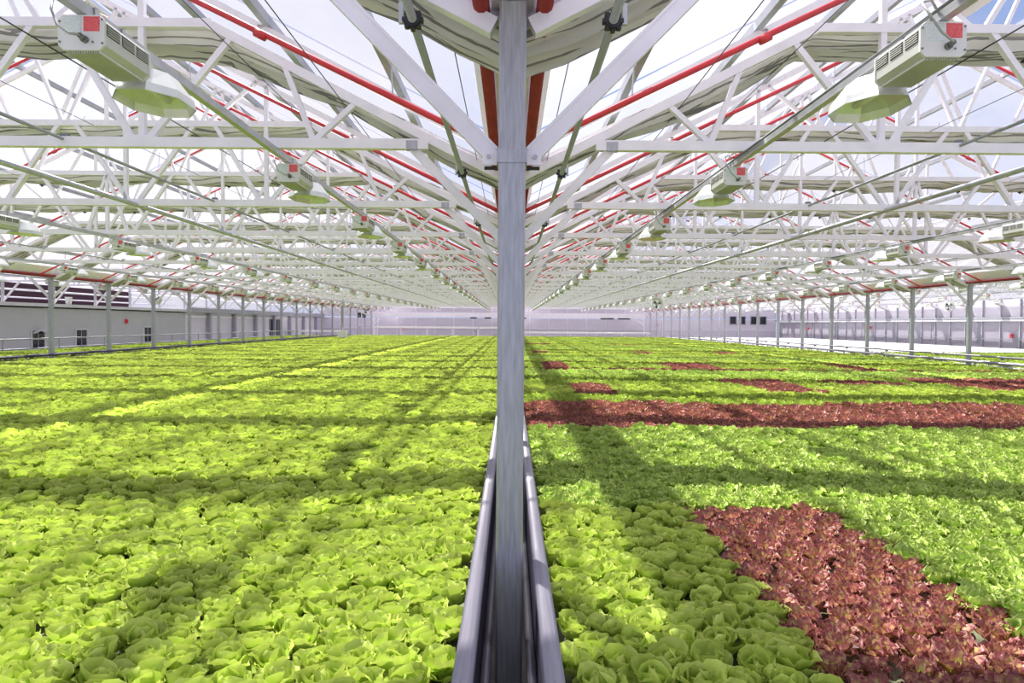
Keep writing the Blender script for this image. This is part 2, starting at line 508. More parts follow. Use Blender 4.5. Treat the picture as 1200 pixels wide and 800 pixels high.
tag(obj('red_main_pipe', MB().tube([(-14, YF - 0.3, 3.50), (14, YF - 0.3, 3.50)], 0.05).mesh('rmp', 'red'), None),
    'long red pipe running across the top of the far wall', 'pipe')

def far_window(x):
    w0 = thing('window_4' if x < 24 else 'window_5', 'pair of small dark windows %s at the far right' % ('left of the other pair' if x < 24 else 'right of the other pair'), 'window', (x, YF, 2.0))
    w0['kind'] = 'structure'
    for s in (-0.48, 0.48):
        obj('pane', MB().box(s, -0.04, 0.35, 0.6, 0.06, 0.8).mesh('fpane', 'glass'), w0)
        obj('pane_frame', MB().box(s - 0.34, -0.04, 0.35, 0.06, 0.09, 0.9).box(s + 0.34, -0.04, 0.35, 0.06, 0.09, 0.9).mesh('fpf', 'purlin'), w0)
far_window(23.9); far_window(26.1)

# right wall: lilac sheets between posts with a rail
wr = struct(thing('wall_right', 'pale lilac sheeted side wall beyond the right beds', 'wall', (XR, 0, 0)))
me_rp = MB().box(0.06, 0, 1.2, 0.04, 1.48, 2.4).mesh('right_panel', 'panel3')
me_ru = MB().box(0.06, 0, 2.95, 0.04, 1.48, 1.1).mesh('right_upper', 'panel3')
me_rm = MB().box(0, 0, 1.75, 0.08, 0.06, 3.5).mesh('right_mullion', 'alu')
me_pp = MB().tube([(-0.08, 0.3, 2.3), (-0.08, 0.3, 1.0), (-0.08, 0.45, 0.9)], 0.03, 6).mesh('downpipe', 'purlin')
k = 0
y = 3.0
while y < YF - 0.5:
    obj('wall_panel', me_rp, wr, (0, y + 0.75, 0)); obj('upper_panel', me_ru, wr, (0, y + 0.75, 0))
    obj('mullion', me_rm, wr, (0, y, 0))
    if k % 3 == 1: obj('downpipe', me_pp, wr, (0, y, 0))
    y += 1.5; k += 1
obj('top_rail', MB().box(-0.06, 37, 2.36, 0.14, 70, 0.12).mesh('trail', 'purlin'), wr)
obj('light_strip', MB().box(-0.10, 37, 2.22, 0.1, 70, 0.10).mesh('tstrip', 'sill'), wr)
obj('mid_rail', MB().box(-0.04, 37, 1.15, 0.06, 70, 0.05).mesh('mrail2', 'purlin'), wr)
obj('base_strip', MB().box(-0.04, 37, 0.25, 0.1, 70, 0.5).mesh('bstrip2', 'purlin'), wr)

# roof: one film panel per bay and slope, purlins along the house, ridge beams, an open slot beside each ridge
roof = struct(thing('ceiling', 'white film greenhouse roof with grey purlins', 'roof', (0, 0, 0)))
def panel_mesh(x0, z0, x1, z1, name):
    y0, y1 = 0.03, BAY - 0.03
    dx, dz = x1 - x0, z1 - z0
    L = math.hypot(dx, dz); nx_, nz_ = -dz / L * 0.012, dx / L * 0.012
    if nz_ < 0: nx_, nz_ = -nx_, -nz_
    vs = []
    for (x, z) in ((x0, z0), (x1, z1)):
        for yy in (y0, y1):
            vs.append((x, yy, z))
    b = MB(); b.add(vs, [(0, 1, 3, 2)])
    return b.mesh(name, 'roof')
G = 0.10
me_pu = panel_mesh(G, EAVE, 7.0, EAVE + 6.9 * SL, 'roof_panel_up')
me_rc = MB().prism([(6.93, EAVE + 6.9 * SL + 0.02), (7.0, EAVE + 6.9 * SL + 0.07), (7.36, EAVE + 6.9 * SL - 0.10), (7.36, EAVE + 6.9 * SL - 0.12), (7.0, EAVE + 6.9 * SL + 0.05)], 0.03, BAY - 0.03).mesh('ridge_cap', 'white')
me_pd = panel_mesh(7.82, EAVE + 6.08 * SL, 13.9, EAVE, 'roof_panel_down')
me_pl = panel_mesh(-0.1, EAVE, -7.3, EAVE + 7.2 * SL, 'roof_panel_lean')
bays = [Y0 - 2 * BAY + BAY * k for k in range(NB + 2)]
for yb in bays:
    if yb + BAY > YF + 1: continue
    for sx in (-14, 0, 14):
        obj('roof_panel', me_pu, roof, (sx, yb, 0)); obj('roof_panel', me_pd, roof, (sx, yb, 0)); obj('ridge_cap', me_rc, roof, (sx, yb, 0))
    obj('roof_panel', me_pl, roof, (-14, yb, 0))
LEN = YF - YN
me_purl = MB().box(0, LEN / 2, -0.04, 0.06, LEN, 0.08).mesh('purlin', 'purlin')
me_ridge = MB().box(0, LEN / 2, 0, 0.10, LEN, 0.14).mesh('ridge', 'purlin')
for sx in (-14, 0, 14):
    for r in (0.95, 2.1, 3.25, 4.4, 5.55):
        obj('purlin', me_purl, roof, (sx + r, YN, EAVE + (r - G) * SL - 0.02))
        obj('purlin', me_purl, roof, (sx + 14 - r, YN, EAVE + (r - G) * SL - 0.02))
    obj('ridge_beam', me_ridge, roof, (sx + 7, YN, EAVE + 6.9 * SL - 0.05))
for r in (0.95, 2.1, 3.25, 4.4, 5.55):
    obj('purlin', me_purl, roof, (-14 - r, YN, EAVE + (r - G) * SL - 0.02))

# ------------------------------------------------------------------ gutters
GX = {-14: 'left row', 0: 'centre line', 14: 'right row', 28: 'right wall'}
me_gut = MB().prism([(-0.09, 3.22), (0.09, 3.22), (0.24, 3.46), (0.21, 3.46), (0.07, 3.26), (-0.07, 3.26), (-0.21, 3.46), (-0.24, 3.46)], YN, YF - 0.1).mesh('gutter', 'white')
for gx, nm in ((-14, 'over the left row of posts'), (0, 'over the central post'), (14, 'over the right row of posts')):
    tag(obj('gutter', me_gut, None, (gx, 0, 0)), 'long pale metal gutter running away %s' % nm, 'gutter')

# ------------------------------------------------------------------ trusses
def seg(p, q, w=0.05, d=0.05, mat='white', name='web_member', parent=None):
    return obj(name, MB().bar((p[0], 0, p[1]), (q[0], 0, q[1]), d, w).mesh(name, mat), parent)

def build_truss(label):
    t = thing('roof_truss', label, 'truss', (0, 0, 0), 'roof trusses')
    RZ = lambda r: EAVE + (min(r, 14 - r) - G) * SL - 0.14       # rafter centre
    TZ = lambda r: 3.12 + (r - 0.1) * SL if r < 2.62 else ZT     # inner top chord
    seg((0.72, ZB), (13.28, ZB), 0.085, 0.07, name='bottom_chord', parent=t)
    for s in (0, 1):
        fx = (lambda r: r) if s == 0 else (lambda r: 14 - r)
        seg((fx(0.08), 3.11), (fx(2.62), ZT), 0.075, 0.06, name='sloping_chord', parent=t)
        seg((fx(0.08), RZ(0.08)), (fx(7.0), RZ(7.0)), 0.07, 0.05, name='rafter', parent=t)
        # webs between bottom chord and sloping / collar chord
        seg((fx(1.73), ZB), (fx(1.33), TZ(1.33)), 0.045, name='web_member', parent=t)
        seg((fx(1.70), ZB), (fx(1.97), TZ(1.97)), 0.045, name='web_member', parent=t)
        seg((fx(3.15), ZB), (fx(2.40), TZ(2.40)), 0.05, name='web_member', parent=t)
        seg((fx(3.25), ZB), (fx(3.85), ZT), 0.05, name='web_member', parent=t)
        seg((fx(3.18), ZB), (fx(3.18), RZ(3.18)), 0.05, name='web_vertical', parent=t)
        seg((fx(4.85), ZB), (fx(4.10), ZT), 0.05, name='web_member', parent=t)
        seg((fx(4.95), ZB), (fx(5.65), ZT), 0.05, name='web_member', parent=t)
        seg((fx(6.55), ZB), (fx(5.85), ZT), 0.05, name='web_member', parent=t)
        seg((fx(6.65), ZB), (fx(7.0), ZT), 0.05, name='web_member', parent=t)
        seg((fx(5.0), ZB), (fx(5.0), RZ(5.0)), 0.045, name='web_vertical', parent=t)
        # webs between collar and rafter
        seg((fx(3.95), ZT), (fx(3.3), RZ(3.3)), 0.04, name='web_member', parent=t)
        seg((fx(4.05), ZT), (fx(4.85), RZ(4.85)), 0.04, name='web_member', parent=t)
        seg((fx(5.75), ZT), (fx(5.1), RZ(5.1)), 0.04, name='web_member', parent=t)
        seg((fx(5.8), ZT), (fx(6.8), RZ(6.8)), 0.04, name='web_member', parent=t)
        obj('gusset_plate', MB().box(fx(0.86), 0, ZB - 0.01, 0.10, 0.075, 0.075).mesh('gusset', 'galv'), t)
        obj('gusset_plate', MB().box(fx(3.2), 0, ZB + 0.01, 0.26, 0.075, 0.10).mesh('gusset2', 'white'), t)
    seg((2.58, ZT), (11.42, ZT), 0.075, 0.06, name='collar_chord', parent=t)
    seg((7, ZB), (7, RZ(7.0)), 0.05, name='king_post', parent=t)
    return t

span_name = {0: 'right of the centre post', -14: 'left of the centre post', 14: 'beyond the right post row'}
proto = None
for sx in (-14, 0, 14):
    for k in range(NB):
        if sx == 14 and k < 3: continue
        lab = 'white lattice roof truss, %s from the camera, %s' % (ORD[k], span_name[sx])
        if proto is None:
            proto = build_truss(lab); proto.location = (sx, TY[k], 0)
        else:
            copy_thing(proto, (sx, TY[k], 0), lab)

def build_half(label):
    t = thing('half_truss', label, 'truss', (0, 0, 0), 'half trusses by the left wall')
    seg((-0.78, ZB), (-6.0, ZB), 0.085, 0.07, name='bottom_chord', parent=t)
    seg((-0.08, 3.11), (-2.62, ZT), 0.075, 0.06, name='sloping_chord', parent=t)
    seg((-2.62, ZT), (-6.0, ZT), 0.075, 0.06, name='collar_chord', parent=t)
    seg((-0.08, EAVE - 0.15), (-6.1, EAVE + 6.0 * SL - 0.14), 0.07, 0.05, name='rafter', parent=t)
    for a, b in ((1.73, 1.33), (1.7, 1.97), (3.15, 2.4), (3.25, 3.85), (4.85, 4.1), (4.95, 5.65)):
        zt = 3.12 + (b - 0.1) * SL if b < 2.62 else ZT
        seg((-a, ZB), (-b, zt), 0.05, name='web_member', parent=t)
    obj('wall_strut', MB().bar((-5.9, 0, 2.45), (-5.9, 0, ZT), 0.09, 0.09).mesh('wstrut', 'alu'), t)
    obj('wall_strut', MB().bar((-6.0, 0, 2.45), (-5.2, 0, ZB), 0.06, 0.06).mesh('wstrut2', 'white'), t)
    return t
ph = None
for k in range(4, NB):
    lab = 'half truss over the left aisle, %s from the camera' % ORD[k]
    if ph is None:
        ph = build_half(lab); ph.location = (-14, TY[k], 0)
    else:
        copy_thing(ph, (-14, TY[k], 0), lab)

# ------------------------------------------------------------------ posts with collar and knee braces
PW = 0.115
def build_post(label, group):
    t = thing('steel_post', label, 'post', (0, 0, 0), group)
    a, b = PW / 2, PW / 2 - 0.010
    sec = [(-b, -a), (b, -a), (a, -b), (a, b), (b, a), (-b, a), (-a, b), (-a, -b)]
    sh = MB().loft([[(x, y_, z) for x, y_ in sec] for z in (0.012, 3.20)])
    obj('shaft', sh.mesh('shaft', 'galv'), t)
    c = MB()
    cw = PW + 0.012
    c.box(0, 0, 2.555, cw, cw, 0.055)
    obj('collar', c.mesh('collar', 'galv'), t)
    for s in (-1, 1):
        tb = obj('bracket_tab', MB().box(s * (cw / 2 + 0.03), -0.012, 2.558, 0.064, 0.008, 0.062).mesh('tab', 'white'), t)
        obj('bolt', MB().tube([(s * (cw / 2 + 0.036), -0.016, 2.56), (s * (cw / 2 + 0.036), -0.028, 2.56)], 0.010, 6).mesh('bolt', 'alu'), tb)
        obj('tie_rod', MB().tube([(s * cw / 2, 0.0, 2.516), (s * (cw / 2 + 0.055), 0.0, 2.516)], 0.008, 6).mesh('tie', 'black'), tb)
        p = Vector((s * 0.085, 0.012, 2.575)); q = Vector((s * 0.86, 0.012, 3.36))
        br = obj('knee_brace', MB().bar(p, q, 0.035, 0.075).mesh('brace', 'white'), t)
        n = Vector((-(q - p).z, 0, (q - p).x)).normalized() * 0.031
        obj('brace_lip', MB().bar(p + n + Vector((0, -0.02, 0)), q + n + Vector((0, -0.02, 0)), 0.006, 0.012).bar(p - n + Vector((0, -0.02, 0)), q - n + Vector((0, -0.02, 0)), 0.006, 0.012).mesh('lip', 'white'), br)
    obj('base_plate', MB().box(0, 0, 0.006, 0.18, 0.18, 0.012).mesh('bplate', 'galv'), t)
    return t
cp = build_post('square galvanised post standing upright in the centre, nearest the camera', 'square steel posts')
cp.location = (0, TY[0], 0)
for k in range(1, NB):
    copy_thing(cp, (0, TY[k], 0), 'square galvanised post hidden in line behind the central one, %s from camera' % ORD[k])
for gx, nm in ((-14, 'left'), (14, 'right')):
    for k in range(4, NB):
        copy_thing(cp, (gx, TY[k], 0), 'square galvanised post in the %s post row, %s from the camera' % (nm, ORD[k]))

# ------------------------------------------------------------------ retracted shade curtains (slope - flat - slope)
def bundle_mesh(path, seed, name):
    rnd = random.Random(seed)
    n = 16                                 # accordion folds hanging under a flat top
    base = [(0.23, 0.03), (0.0, 0.035), (-0.23, 0.03)]
    for i in range(n + 1):
        dep = (-0.0 if i % 2 == 0 else -0.075) - 0.03 * rnd.random()
        base.append((-0.23 + 0.46 * i / n, dep))
    rings = []
    # resample the path
    pts = [Vector((a, 0, b)) for a, b in path]
    samp = []
    for i in range(len(pts) - 1):
        L = (pts[i + 1] - pts[i]).length
        m = max(2, int(L / 0.28))
        for j in range(m):
            samp.append((pts[i].lerp(pts[i + 1], j / m)))
    samp.append(pts[-1])
    ph_ = rnd.random() * 9
    for j, p in enumerate(samp):
        sag = 0.03 * math.sin(j * 0.9 + ph_) + 0.015 * math.sin(j * 2.3 + ph_)
        e = 1.0 if p.z > 4.3 else 0.92 + 0.1 * max(0, 1 - (p.z - 3.2) / 0.5)
        ring = []
        for i, (a, b) in enumerate(base):
            w = 1 + 0.30 * math.sin(i * 1.7 + j * 0.55 + ph_) if b < 0 else 1
            ring.append((p.x, p.y + a * e + 0.012 * math.sin(j * 0.7 + i), p.z - 0.015 + b * w + sag * (0.7 if b < 0 else 0.2)))
        rings.append(ring)
    b = MB().loft(rings)
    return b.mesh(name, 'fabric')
PROF = [(0.0, 3.17), (2.62, 4.40), (11.38, 4.40), (14.0, 3.17)]
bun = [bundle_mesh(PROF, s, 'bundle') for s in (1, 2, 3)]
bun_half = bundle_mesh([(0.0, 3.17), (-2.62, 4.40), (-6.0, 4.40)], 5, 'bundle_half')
me_lead = MB()
for (a, b) in zip(PROF[:-1], PROF[1:]):
    me_lead.tube([(a[0], -0.25, a[1] - 0.02), (b[0], -0.25, b[1] - 0.02)], 0.012, 6)
me_lead = me_lead.mesh('lead_bar', 'white', True)
me_clip = MB().box(0, 0, 0, 0.05, 0.05, 0.02).tube([(0, 0, 0.01), (0, 0, -0.03)], 0.012, 6).mesh('clip', 'black')
for sx in (-14, 0, 14):
    for k in range(NB):
        if sx == 14 and k < 3: continue
        t = thing('shade_curtain', 'gathered white shade curtain behind the %s truss, %s' % (ORD[k], span_name[sx]), 'curtain', (sx, TY[k] + 0.30, 0), 'gathered shade curtains')
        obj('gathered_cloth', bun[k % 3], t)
        obj('leading_bar', me_lead, t)
        for x in (3.5, 4.6, 5.7, 6.8, 7.9, 9.0, 10.1):
            obj('hook', me_clip, t, (x, -0.05, 4.235))
for k in range(4, NB):
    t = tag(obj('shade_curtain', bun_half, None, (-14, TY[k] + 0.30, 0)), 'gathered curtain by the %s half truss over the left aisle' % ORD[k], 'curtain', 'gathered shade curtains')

# ------------------------------------------------------------------ red sprinkler pipes
ZM = ZC + 1.33
def sprinkler(label, sgn):
    t = thing('sprinkler_pipe', label, 'pipe', (0, 0, 0), 'red sprinkler pipes')
    obj('pipe', MB().tube([(sgn * 0.145, 0, ZM), (sgn * 0.22, 0, ZM + 0.04), (sgn * 6.6, 0, ZM + 6.42 * 0.483)], 0.024, 8).mesh('redpipe', 'red', True), t)
    for r in (1.9, 4.6):
        z = ZM + (r - 0.18) * 0.483
        hd = MB().tube([(sgn * r, 0, z), (sgn * r, 0, z + 0.06)], 0.012, 6).tube([(sgn * r, 0, z + 0.06), (sgn * r, 0, z + 0.068)], 0.024, 8)
        obj('sprinkler_head', hd.mesh('sprk', 'alu'), t)
        obj('coupling', MB().tube([(sgn * (r - 0.04), 0, z - 0.02), (sgn * (r + 0.04), 0, z + 0.02)], 0.034, 8).mesh('coup', 'red', True), t)
    for r in (0.9, 2.9, 5.2):
        z = ZM + (r - 0.18) * 0.483
        obj('hanger', MB().tube([(sgn * r, 0, z), (sgn * (r + 0.02), 0, EAVE + (r - G) * SL - 0.02)], 0.007, 5).mesh('hang', 'alu'), t)
    return t
sp = {}
side_word = {1: 'near slope', -1: 'far slope'}
for gx, sgn, nm in ((0, -1, 'left of the centre gutter'), (0, 1, 'right of the centre gutter'), (-14, 1, 'right of the left post row'),
                    (14, -1, 'left of the right post row'), (-14, -1, 'left of the left post row'), (14, 1, 'right of the right post row')):
    for k in range(NB - 1):
        if gx and k < 1: continue
        lab = 'red sprinkler pipe climbing the roof slope %s, bay %s' % (nm, ORD[k])
        loc = (gx, TY[k] + 2.25, 0)
        if sgn not in sp:
            sp[sgn] = sprinkler(lab, sgn); sp[sgn].location = loc
        else:
            copy_thing(sp[sgn], loc, lab)
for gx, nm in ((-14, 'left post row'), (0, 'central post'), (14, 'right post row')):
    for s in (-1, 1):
        tag(obj('red_main_pipe', MB().tube([(0, 0.2, 0), (0, YF - 1, 0)], 0.036, 10).mesh('rmain', 'shadepipe', True), None, (gx + s * 0.135, 0, ZM + 0.015)),
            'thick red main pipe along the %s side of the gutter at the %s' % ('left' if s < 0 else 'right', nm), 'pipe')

# ------------------------------------------------------------------ lamp rails, rods, tubes and wires along the house
ROWS = [(-11.85, 'outer left'), (-7.0, 'middle left'), (-2.03, 'inner left'), (2.03, 'inner right'), (7.0, 'middle right'),
        (11.85, 'outer right'), (-16.3, 'left aisle'), (16.15, 'right annex inner'), (21.0, 'right annex middle'), (25.85, 'right annex outer')]
RZL = 3.316
me_lr = MB().prism([(-0.024, -0.026), (0.024, -0.026), (0.024, 0.026), (0.012, 0.026), (0.012, -0.016), (-0.012, -0.016), (-0.012, 0.026), (-0.024, 0.026)], YN, YF - 1.5).mesh('lamp_rail', 'alu')
me_lc = MB().tube([(-0.045, YN, 0.012), (-0.045, YF - 1.5, 0.012)], 0.009, 6).mesh('feed_cable', 'darkalu', True)
for x, nm in ROWS:
    lr = thing('lamp_rail', 'long grey channel rail carrying the %s row of lamps' % nm, 'rail', (x, 0, RZL))
    obj('channel', me_lr, lr)
    obj('feed_cable', me_lc, lr)
for s, nm in ((-1, 'left'), (1, 'right')):
    tb = thing('torque_tube', 'round metal curtain drive tube running just %s of the central post' % nm, 'tube', (s * 0.430, 0, ZC + 1.30))
    obj('tube', MB().tube([(0, YN, 0), (0, YF - 2, 0)], 0.020, 10).mesh('ttube', 'galv', True), tb)
    gear = MB()
    for a in range(8):
        an = a * PI / 4
        gear.box(0.036 * math.cos(an), 0, 0.036 * math.sin(an), 0.018, 0.03, 0.018)
    gear.tube([(0, -0.02, 0), (0, 0.02, 0)], 0.034, 12)
    gm = gear.mesh('bearing', 'black')
    cl = MB().box(s * 0.05, 0, 0.03, 0.02, 0.02, 0.09).mesh('bclip', 'alu')
    for k in range(NB):
        obj('bearing', gm, tb, (0, TY[k] + 0.02, 0))
        obj('bearing_bracket', cl, tb, (0, TY[k] + 0.02, 0))
    for (gx, off) in ((0, 3.85), (0, 10.1)):
        x = s * off
        rd = thing('drive_rod', 'thin grey push rod with clamps, %s metres-wide line %s of centre' % ('inner' if off < 5 else 'outer', nm), 'rod', (x, 0, ZC + 1.555))
        rd['label'] = 'thin grey push rod under the trusses, %s one on the %s side' % ('inner' if off < 5 else 'outer', nm)
        obj('rod', MB().tube([(0, YN, 0), (0, YF - 2, 0)], 0.014, 8).mesh('rod', 'purlin', True), rd)
        cm = MB().box(0, 0, 0.02, 0.06, 0.05, 0.06).mesh('clamp', 'darkalu')
        for k in range(NB):
            obj('clamp', cm, rd, (0, TY[k], 0))
    tag(obj('long_pipe', MB().tube([(0, YN, 0), (0, YF - 2, 0)], 0.030, 10).mesh('lpipe', 'alu', True), None, (s * 4.85, 0, ZC + 1.50)),
        'long round grey pipe hanging below the trusses on the %s side' % nm, 'pipe')
    for j, (x, z, r) in enumerate(((4.07, 2.40, 0.007), (1.45, 1.88, 0.004), (2.35, 2.28, 0.004), (5.4, 2.52, 0.004), (8.6, 2.52, 0.004), (0.30, 1.40, 0.003), (6.3, 2.52, 0.004))):
        o_ = obj('support_wire', MB().tube([(0, YN, 0), (0, YF - 2, 0)], r, 5).mesh('wire', 'wire'), None, (s * x, 0, ZC + z))
        tag(o_, 'thin dark curtain support wire, %s from the centre on the %s side' % (ORD[[5, 1, 2, 0, 4, 6, 3].index(0) if False else j], nm), 'wire', 'curtain support wires')
wires = sorted([o for o in COL.objects if o.name.startswith('support_wire')], key=lambda o: abs(o.location.x))
cnt = {-1: 0, 1: 0}
for o_ in wires:
    s = -1 if o_.location.x < 0 else 1
    o_['label'] = 'thin dark curtain support wire, %s one out from the centre, %s side' % (ORD[cnt[s]], 'left' if s < 0 else 'right')
    cnt[s] += 1

# ------------------------------------------------------------------ grow lamps
def build_lamp(label):
    t = thing('grow_lamp', label, 'lamp', (0, 0, 0), 'grow lamps hung from rails')
    w, h, L, c = 0.212, 0.158, 0.40, 0.024
    def octo(s=1.0, dw=0.0):
        a, b = w / 2 * s + dw, h / 2 * s + dw
        return [(-a + c, -b), (a - c, -b), (a, -b + c), (a, b - c), (a - c, b), (-a + c, b), (-a, b - c), (-a, -b + c)]
    zc = -0.112
    bd = MB().prism([(x, z + zc) for x, z in octo(0.985)], 0.012, L)
    obj('casing', bd.mesh('casing', 'lampfin'), t)
    cap = obj('end_cap', MB().prism([(x, z + zc) for x, z in octo(1.0, 0.003)], 0, 0.014).mesh('cap', 'lampwhite'), t)
    obj('end_cap', MB().prism([(x, z + zc) for x, z in octo(1.0, 0.003)], L, L + 0.012).mesh('cap2', 'lampwhite'), t)
    obj('white_label', MB().box(-0.045, -0.001, zc + 0.030, 0.085, 0.002, 0.085).mesh('wlabel', 'paper'), cap)
    obj('red_label', MB().box(0.050, -0.001, zc + 0.040, 0.075, 0.002, 0.068).mesh('rlabel', 'redlabel'), cap)
    sk = MB().tube([(0.02, 0, zc - 0.035), (0.02, -0.018, zc - 0.035)], 0.017, 10).tube([(0.02, -0.018, zc - 0.035), (0.02, -0.045, zc - 0.030)], 0.013, 8)
    obj('plug', sk.mesh('plug', 'darkalu', True), cap)
    sc_ = MB()
    for x, z in ((-0.10, 0.05), (-0.10, -0.045), (0.10, 0.06), (0.10, -0.05), (0.055, -0.045)):
        sc_.tube([(x, 0, zc + z), (x, -0.005, zc + z)], 0.005, 6)
    obj('screws', sc_.mesh('screw', 'darkalu'), cap)
    fins = MB()
    for i in range(14):
        x = -w / 2 + 0.03 + i * (w - 0.06) / 13
        fins.box(x, L / 2 + 0.005, zc - h / 2 - 0.006, 0.005, L - 0.02, 0.014)
    obj('cooling_fins', fins.mesh('fins', 'lampfin'), t)
    for s in (-1, 1):
        for j in range(3):
            yv = 0.08 + 0.13 * j
            g = obj('vent_grille', MB().box(s * (w / 2 - 0.001), yv, zc + 0.025, 0.004, 0.105, 0.055).mesh('vent', 'black'), t)
            lv = MB()
            for q in range(5):
                lv.box(s * (w / 2 + 0.002), yv, zc + 0.003 + q * 0.011, 0.004, 0.105, 0.003)
            obj('louvre', lv.mesh('louv', 'lampwhite'), g)
    for yv in (0.07, 0.30):
        hk = MB().box(0.030, yv, -0.025, 0.004, 0.022, 0.115).box(-0.030, yv, -0.025, 0.004, 0.022, 0.115).box(0, yv, 0.030, 0.064, 0.022, 0.004)
        obj('hanging_bracket', hk.mesh('hook', 'alu'), t)
    # reflector: neck, faceted hood open at the bottom, lamp tube inside
    zr = -0.235
    def oc(cx, cy, rx, ry, z, k=0.42):
        return [(cx - rx * k, cy - ry, z), (cx + rx * k, cy - ry, z), (cx + rx, cy - ry * k, z), (cx + rx, cy + ry * k, z),
                (cx + rx * k, cy + ry, z), (cx - rx * k, cy + ry, z), (cx - rx, cy + ry * k, z), (cx - rx, cy - ry * k, z)]
    cy = L + 0.27
    rf = MB().loft([oc(0, cy, 0.185, 0.255, zr), oc(0, cy, 0.175, 0.235, zr + 0.05), oc(0, cy, 0.10, 0.15, zr + 0.155), oc(0, cy, 0.04, 0.08, zr + 0.17)], False, True)
    obj('reflector', rf.mesh('reflector', 'reflector'), t)
    ir = MB().loft([oc(0, cy, 0.180, 0.250, zr + 0.002), oc(0, cy, 0.168, 0.228, zr + 0.045), oc(0, cy, 0.085, 0.14, zr + 0.120)], False, True)
    obj('reflector_lining', ir.mesh('reflin', 'reflector'), t)
    obj('neck', MB().loft([[(-0.07, L + 0.01, zc - 0.05), (0.07, L + 0.01, zc - 0.05), (0.07, L + 0.01, zc + 0.06), (-0.07, L + 0.01, zc + 0.06)],
                           [(-0.05, L + 0.16, zc - 0.03), (0.05, L + 0.16, zc - 0.03), (0.05, L + 0.16, zc + 0.03), (-0.05, L + 0.16, zc + 0.03)]]).mesh('neck', 'lampwhite'), t)
    obj('bulb', MB().tube([(0, L + 0.08, zr + 0.07), (0, L + 0.42, zr + 0.07)], 0.022, 8).mesh('bulb', 'lampwhite', True), t)
    cab = [(0.02, -0.045, zc - 0.030), (-0.01, -0.075, zc - 0.035), (-0.06, -0.08, zc + 0.0), (-0.10, -0.06, zc + 0.08), (-0.115, -0.02, zc + 0.16), (-0.06, -0.0, zc + 0.18), (-0.022, 0.0, 0.0)]
    obj('power_cable', MB().tube(cab, 0.006, 6).mesh('pcable', 'cable', True), t)
    return t
lp = None
for x, nm in ROWS:
    k0 = 0 if abs(x) < 12 else 4
    for k in range(k0, NB - 1):
        yl = TY[k] + 0.30
        if abs(x) / yl > 1.0: continue
        lab = 'white grow lamp with red label, %s from camera in the %s row' % (ORD[k], nm)
        if lp is None:
            lp = build_lamp(lab); lp.location = (x, yl, RZL)
        else:
            copy_thing(lp, (x, yl, RZL), lab)

# ------------------------------------------------------------------ beds, rafts, edge rails
def bed(name, x0, x1, y0, y1, label):
    t = thing(name, label, 'planting bed', ((x0 + x1) / 2, y0, 0))
    w = x1 - x0; L = y1 - y0
    obj('basin', MB().box(-w / 2 + 0.02, L / 2, 0.33, 0.04, L, 0.66).box(w / 2 - 0.02, L / 2, 0.33, 0.04, L, 0.66)
        .box(0, 0.02, 0.33, w - 0.08, 0.04, 0.66).box(0, L - 0.02, 0.33, w - 0.08, 0.04, 0.66).box(0, L / 2, 0.28, w - 0.08, L - 0.08, 0.4).mesh('basin', 'liner'), t)
    return t
YE = 58.8
b1 = bed('growing_bed', -13.80, -0.115, 0.4, YE, 'wide hydroponic bed left of the central post')
b2 = bed('growing_bed', 0.115, 13.80, 0.4, YE, 'wide hydroponic bed right of the central post')
b3 = bed('growing_bed', -17.6, -14.20, 8, YE, 'narrow hydroponic bed between left post row and grey wall')
b4 = bed('growing_bed', 14.20, 27.0, 8, YE + 4, 'hydroponic bed beyond the right row of posts')
def rafts(t, x0, x1, y0, y1, size=1.95, mat='shaderaft'):
    w = x1 - x0; n = max(1, int(round(w / size))); sx = w / n
    m = int((y1 - y0) / 2.4); sy = (y1 - y0) / m
    me = MB().box(0, 0, 0, sx - 0.015, sy - 0.015, 0.05).mesh('raft', mat)
    cx, cy = t.location.x, t.location.y
    for i in range(n):
        for j in range(m):
            obj('raft_board', me, t, (x0 + sx * (i + 0.5) - cx, y0 + sy * (j + 0.5) - cy, RAFT - 0.025 - 0.005))
rafts(b1, -13.74, -0.17, 0.5, YE - 0.1, 3.4)
rafts(b2, 0.17, 13.74, 0.5, YE - 0.1, 3.4)
rafts(b3, -17.55, -14.25, 8.1, YE - 0.1, 3.4)
rafts(b4, 14.25, 26.95, 8.1, YE + 3.9, 3.2, 'raft')
# edge rails: rounded tubes on the bed rims
me_rail = MB().loft([[(x, yy, z) for x, z in ((-0.030, -0.02), (-0.022, -0.032), (0.022, -0.032), (0.030, -0.02), (0.030, 0.018), (0.018, 0.030), (-0.018, 0.030), (-0.030, 0.018))] for yy in (0.3, YE)]).mesh('edge_rail', 'rail', True)
me_rail_shade = me_rail.copy(); me_rail_shade.materials.clear(); me_rail_shade.materials.append(M['liner'])  # left row rails: their shade put in as a dark colour
ZRAIL = 0.81
for gx, nm in ((-14, 'left post row'), (0, 'central post'), (14, 'right post row')):
    for s in (-1, 1):
        t = thing('edge_rail', 'grey tubular rail on the bed edge %s of the %s' % ('left' if s < 0 else 'right', nm), 'rail', (gx + s * 0.133, 0, 0))
        obj('tube', me_rail if gx > -5 else me_rail_shade, t, (0, 0, ZRAIL))
        sup = MB().box(0, 0, 0.72, 0.03, 0.05, 0.13).mesh('rail_support', 'galv')
        for k in range(38):
            obj('rail_support', sup, t, (0, 0.9 + 1.525 * k, 0))
        tag(obj('heating_pipe', MB().tube([(0, 0.3, 0), (0, YE, 0)], 0.020, 8).mesh('hpipe', 'rail', True), None, (gx + s * 0.092, 0, 0.45)),
            'grey pipe low in the gap on the %s side of the %s' % ('left' if s < 0 else 'right', nm), 'pipe')
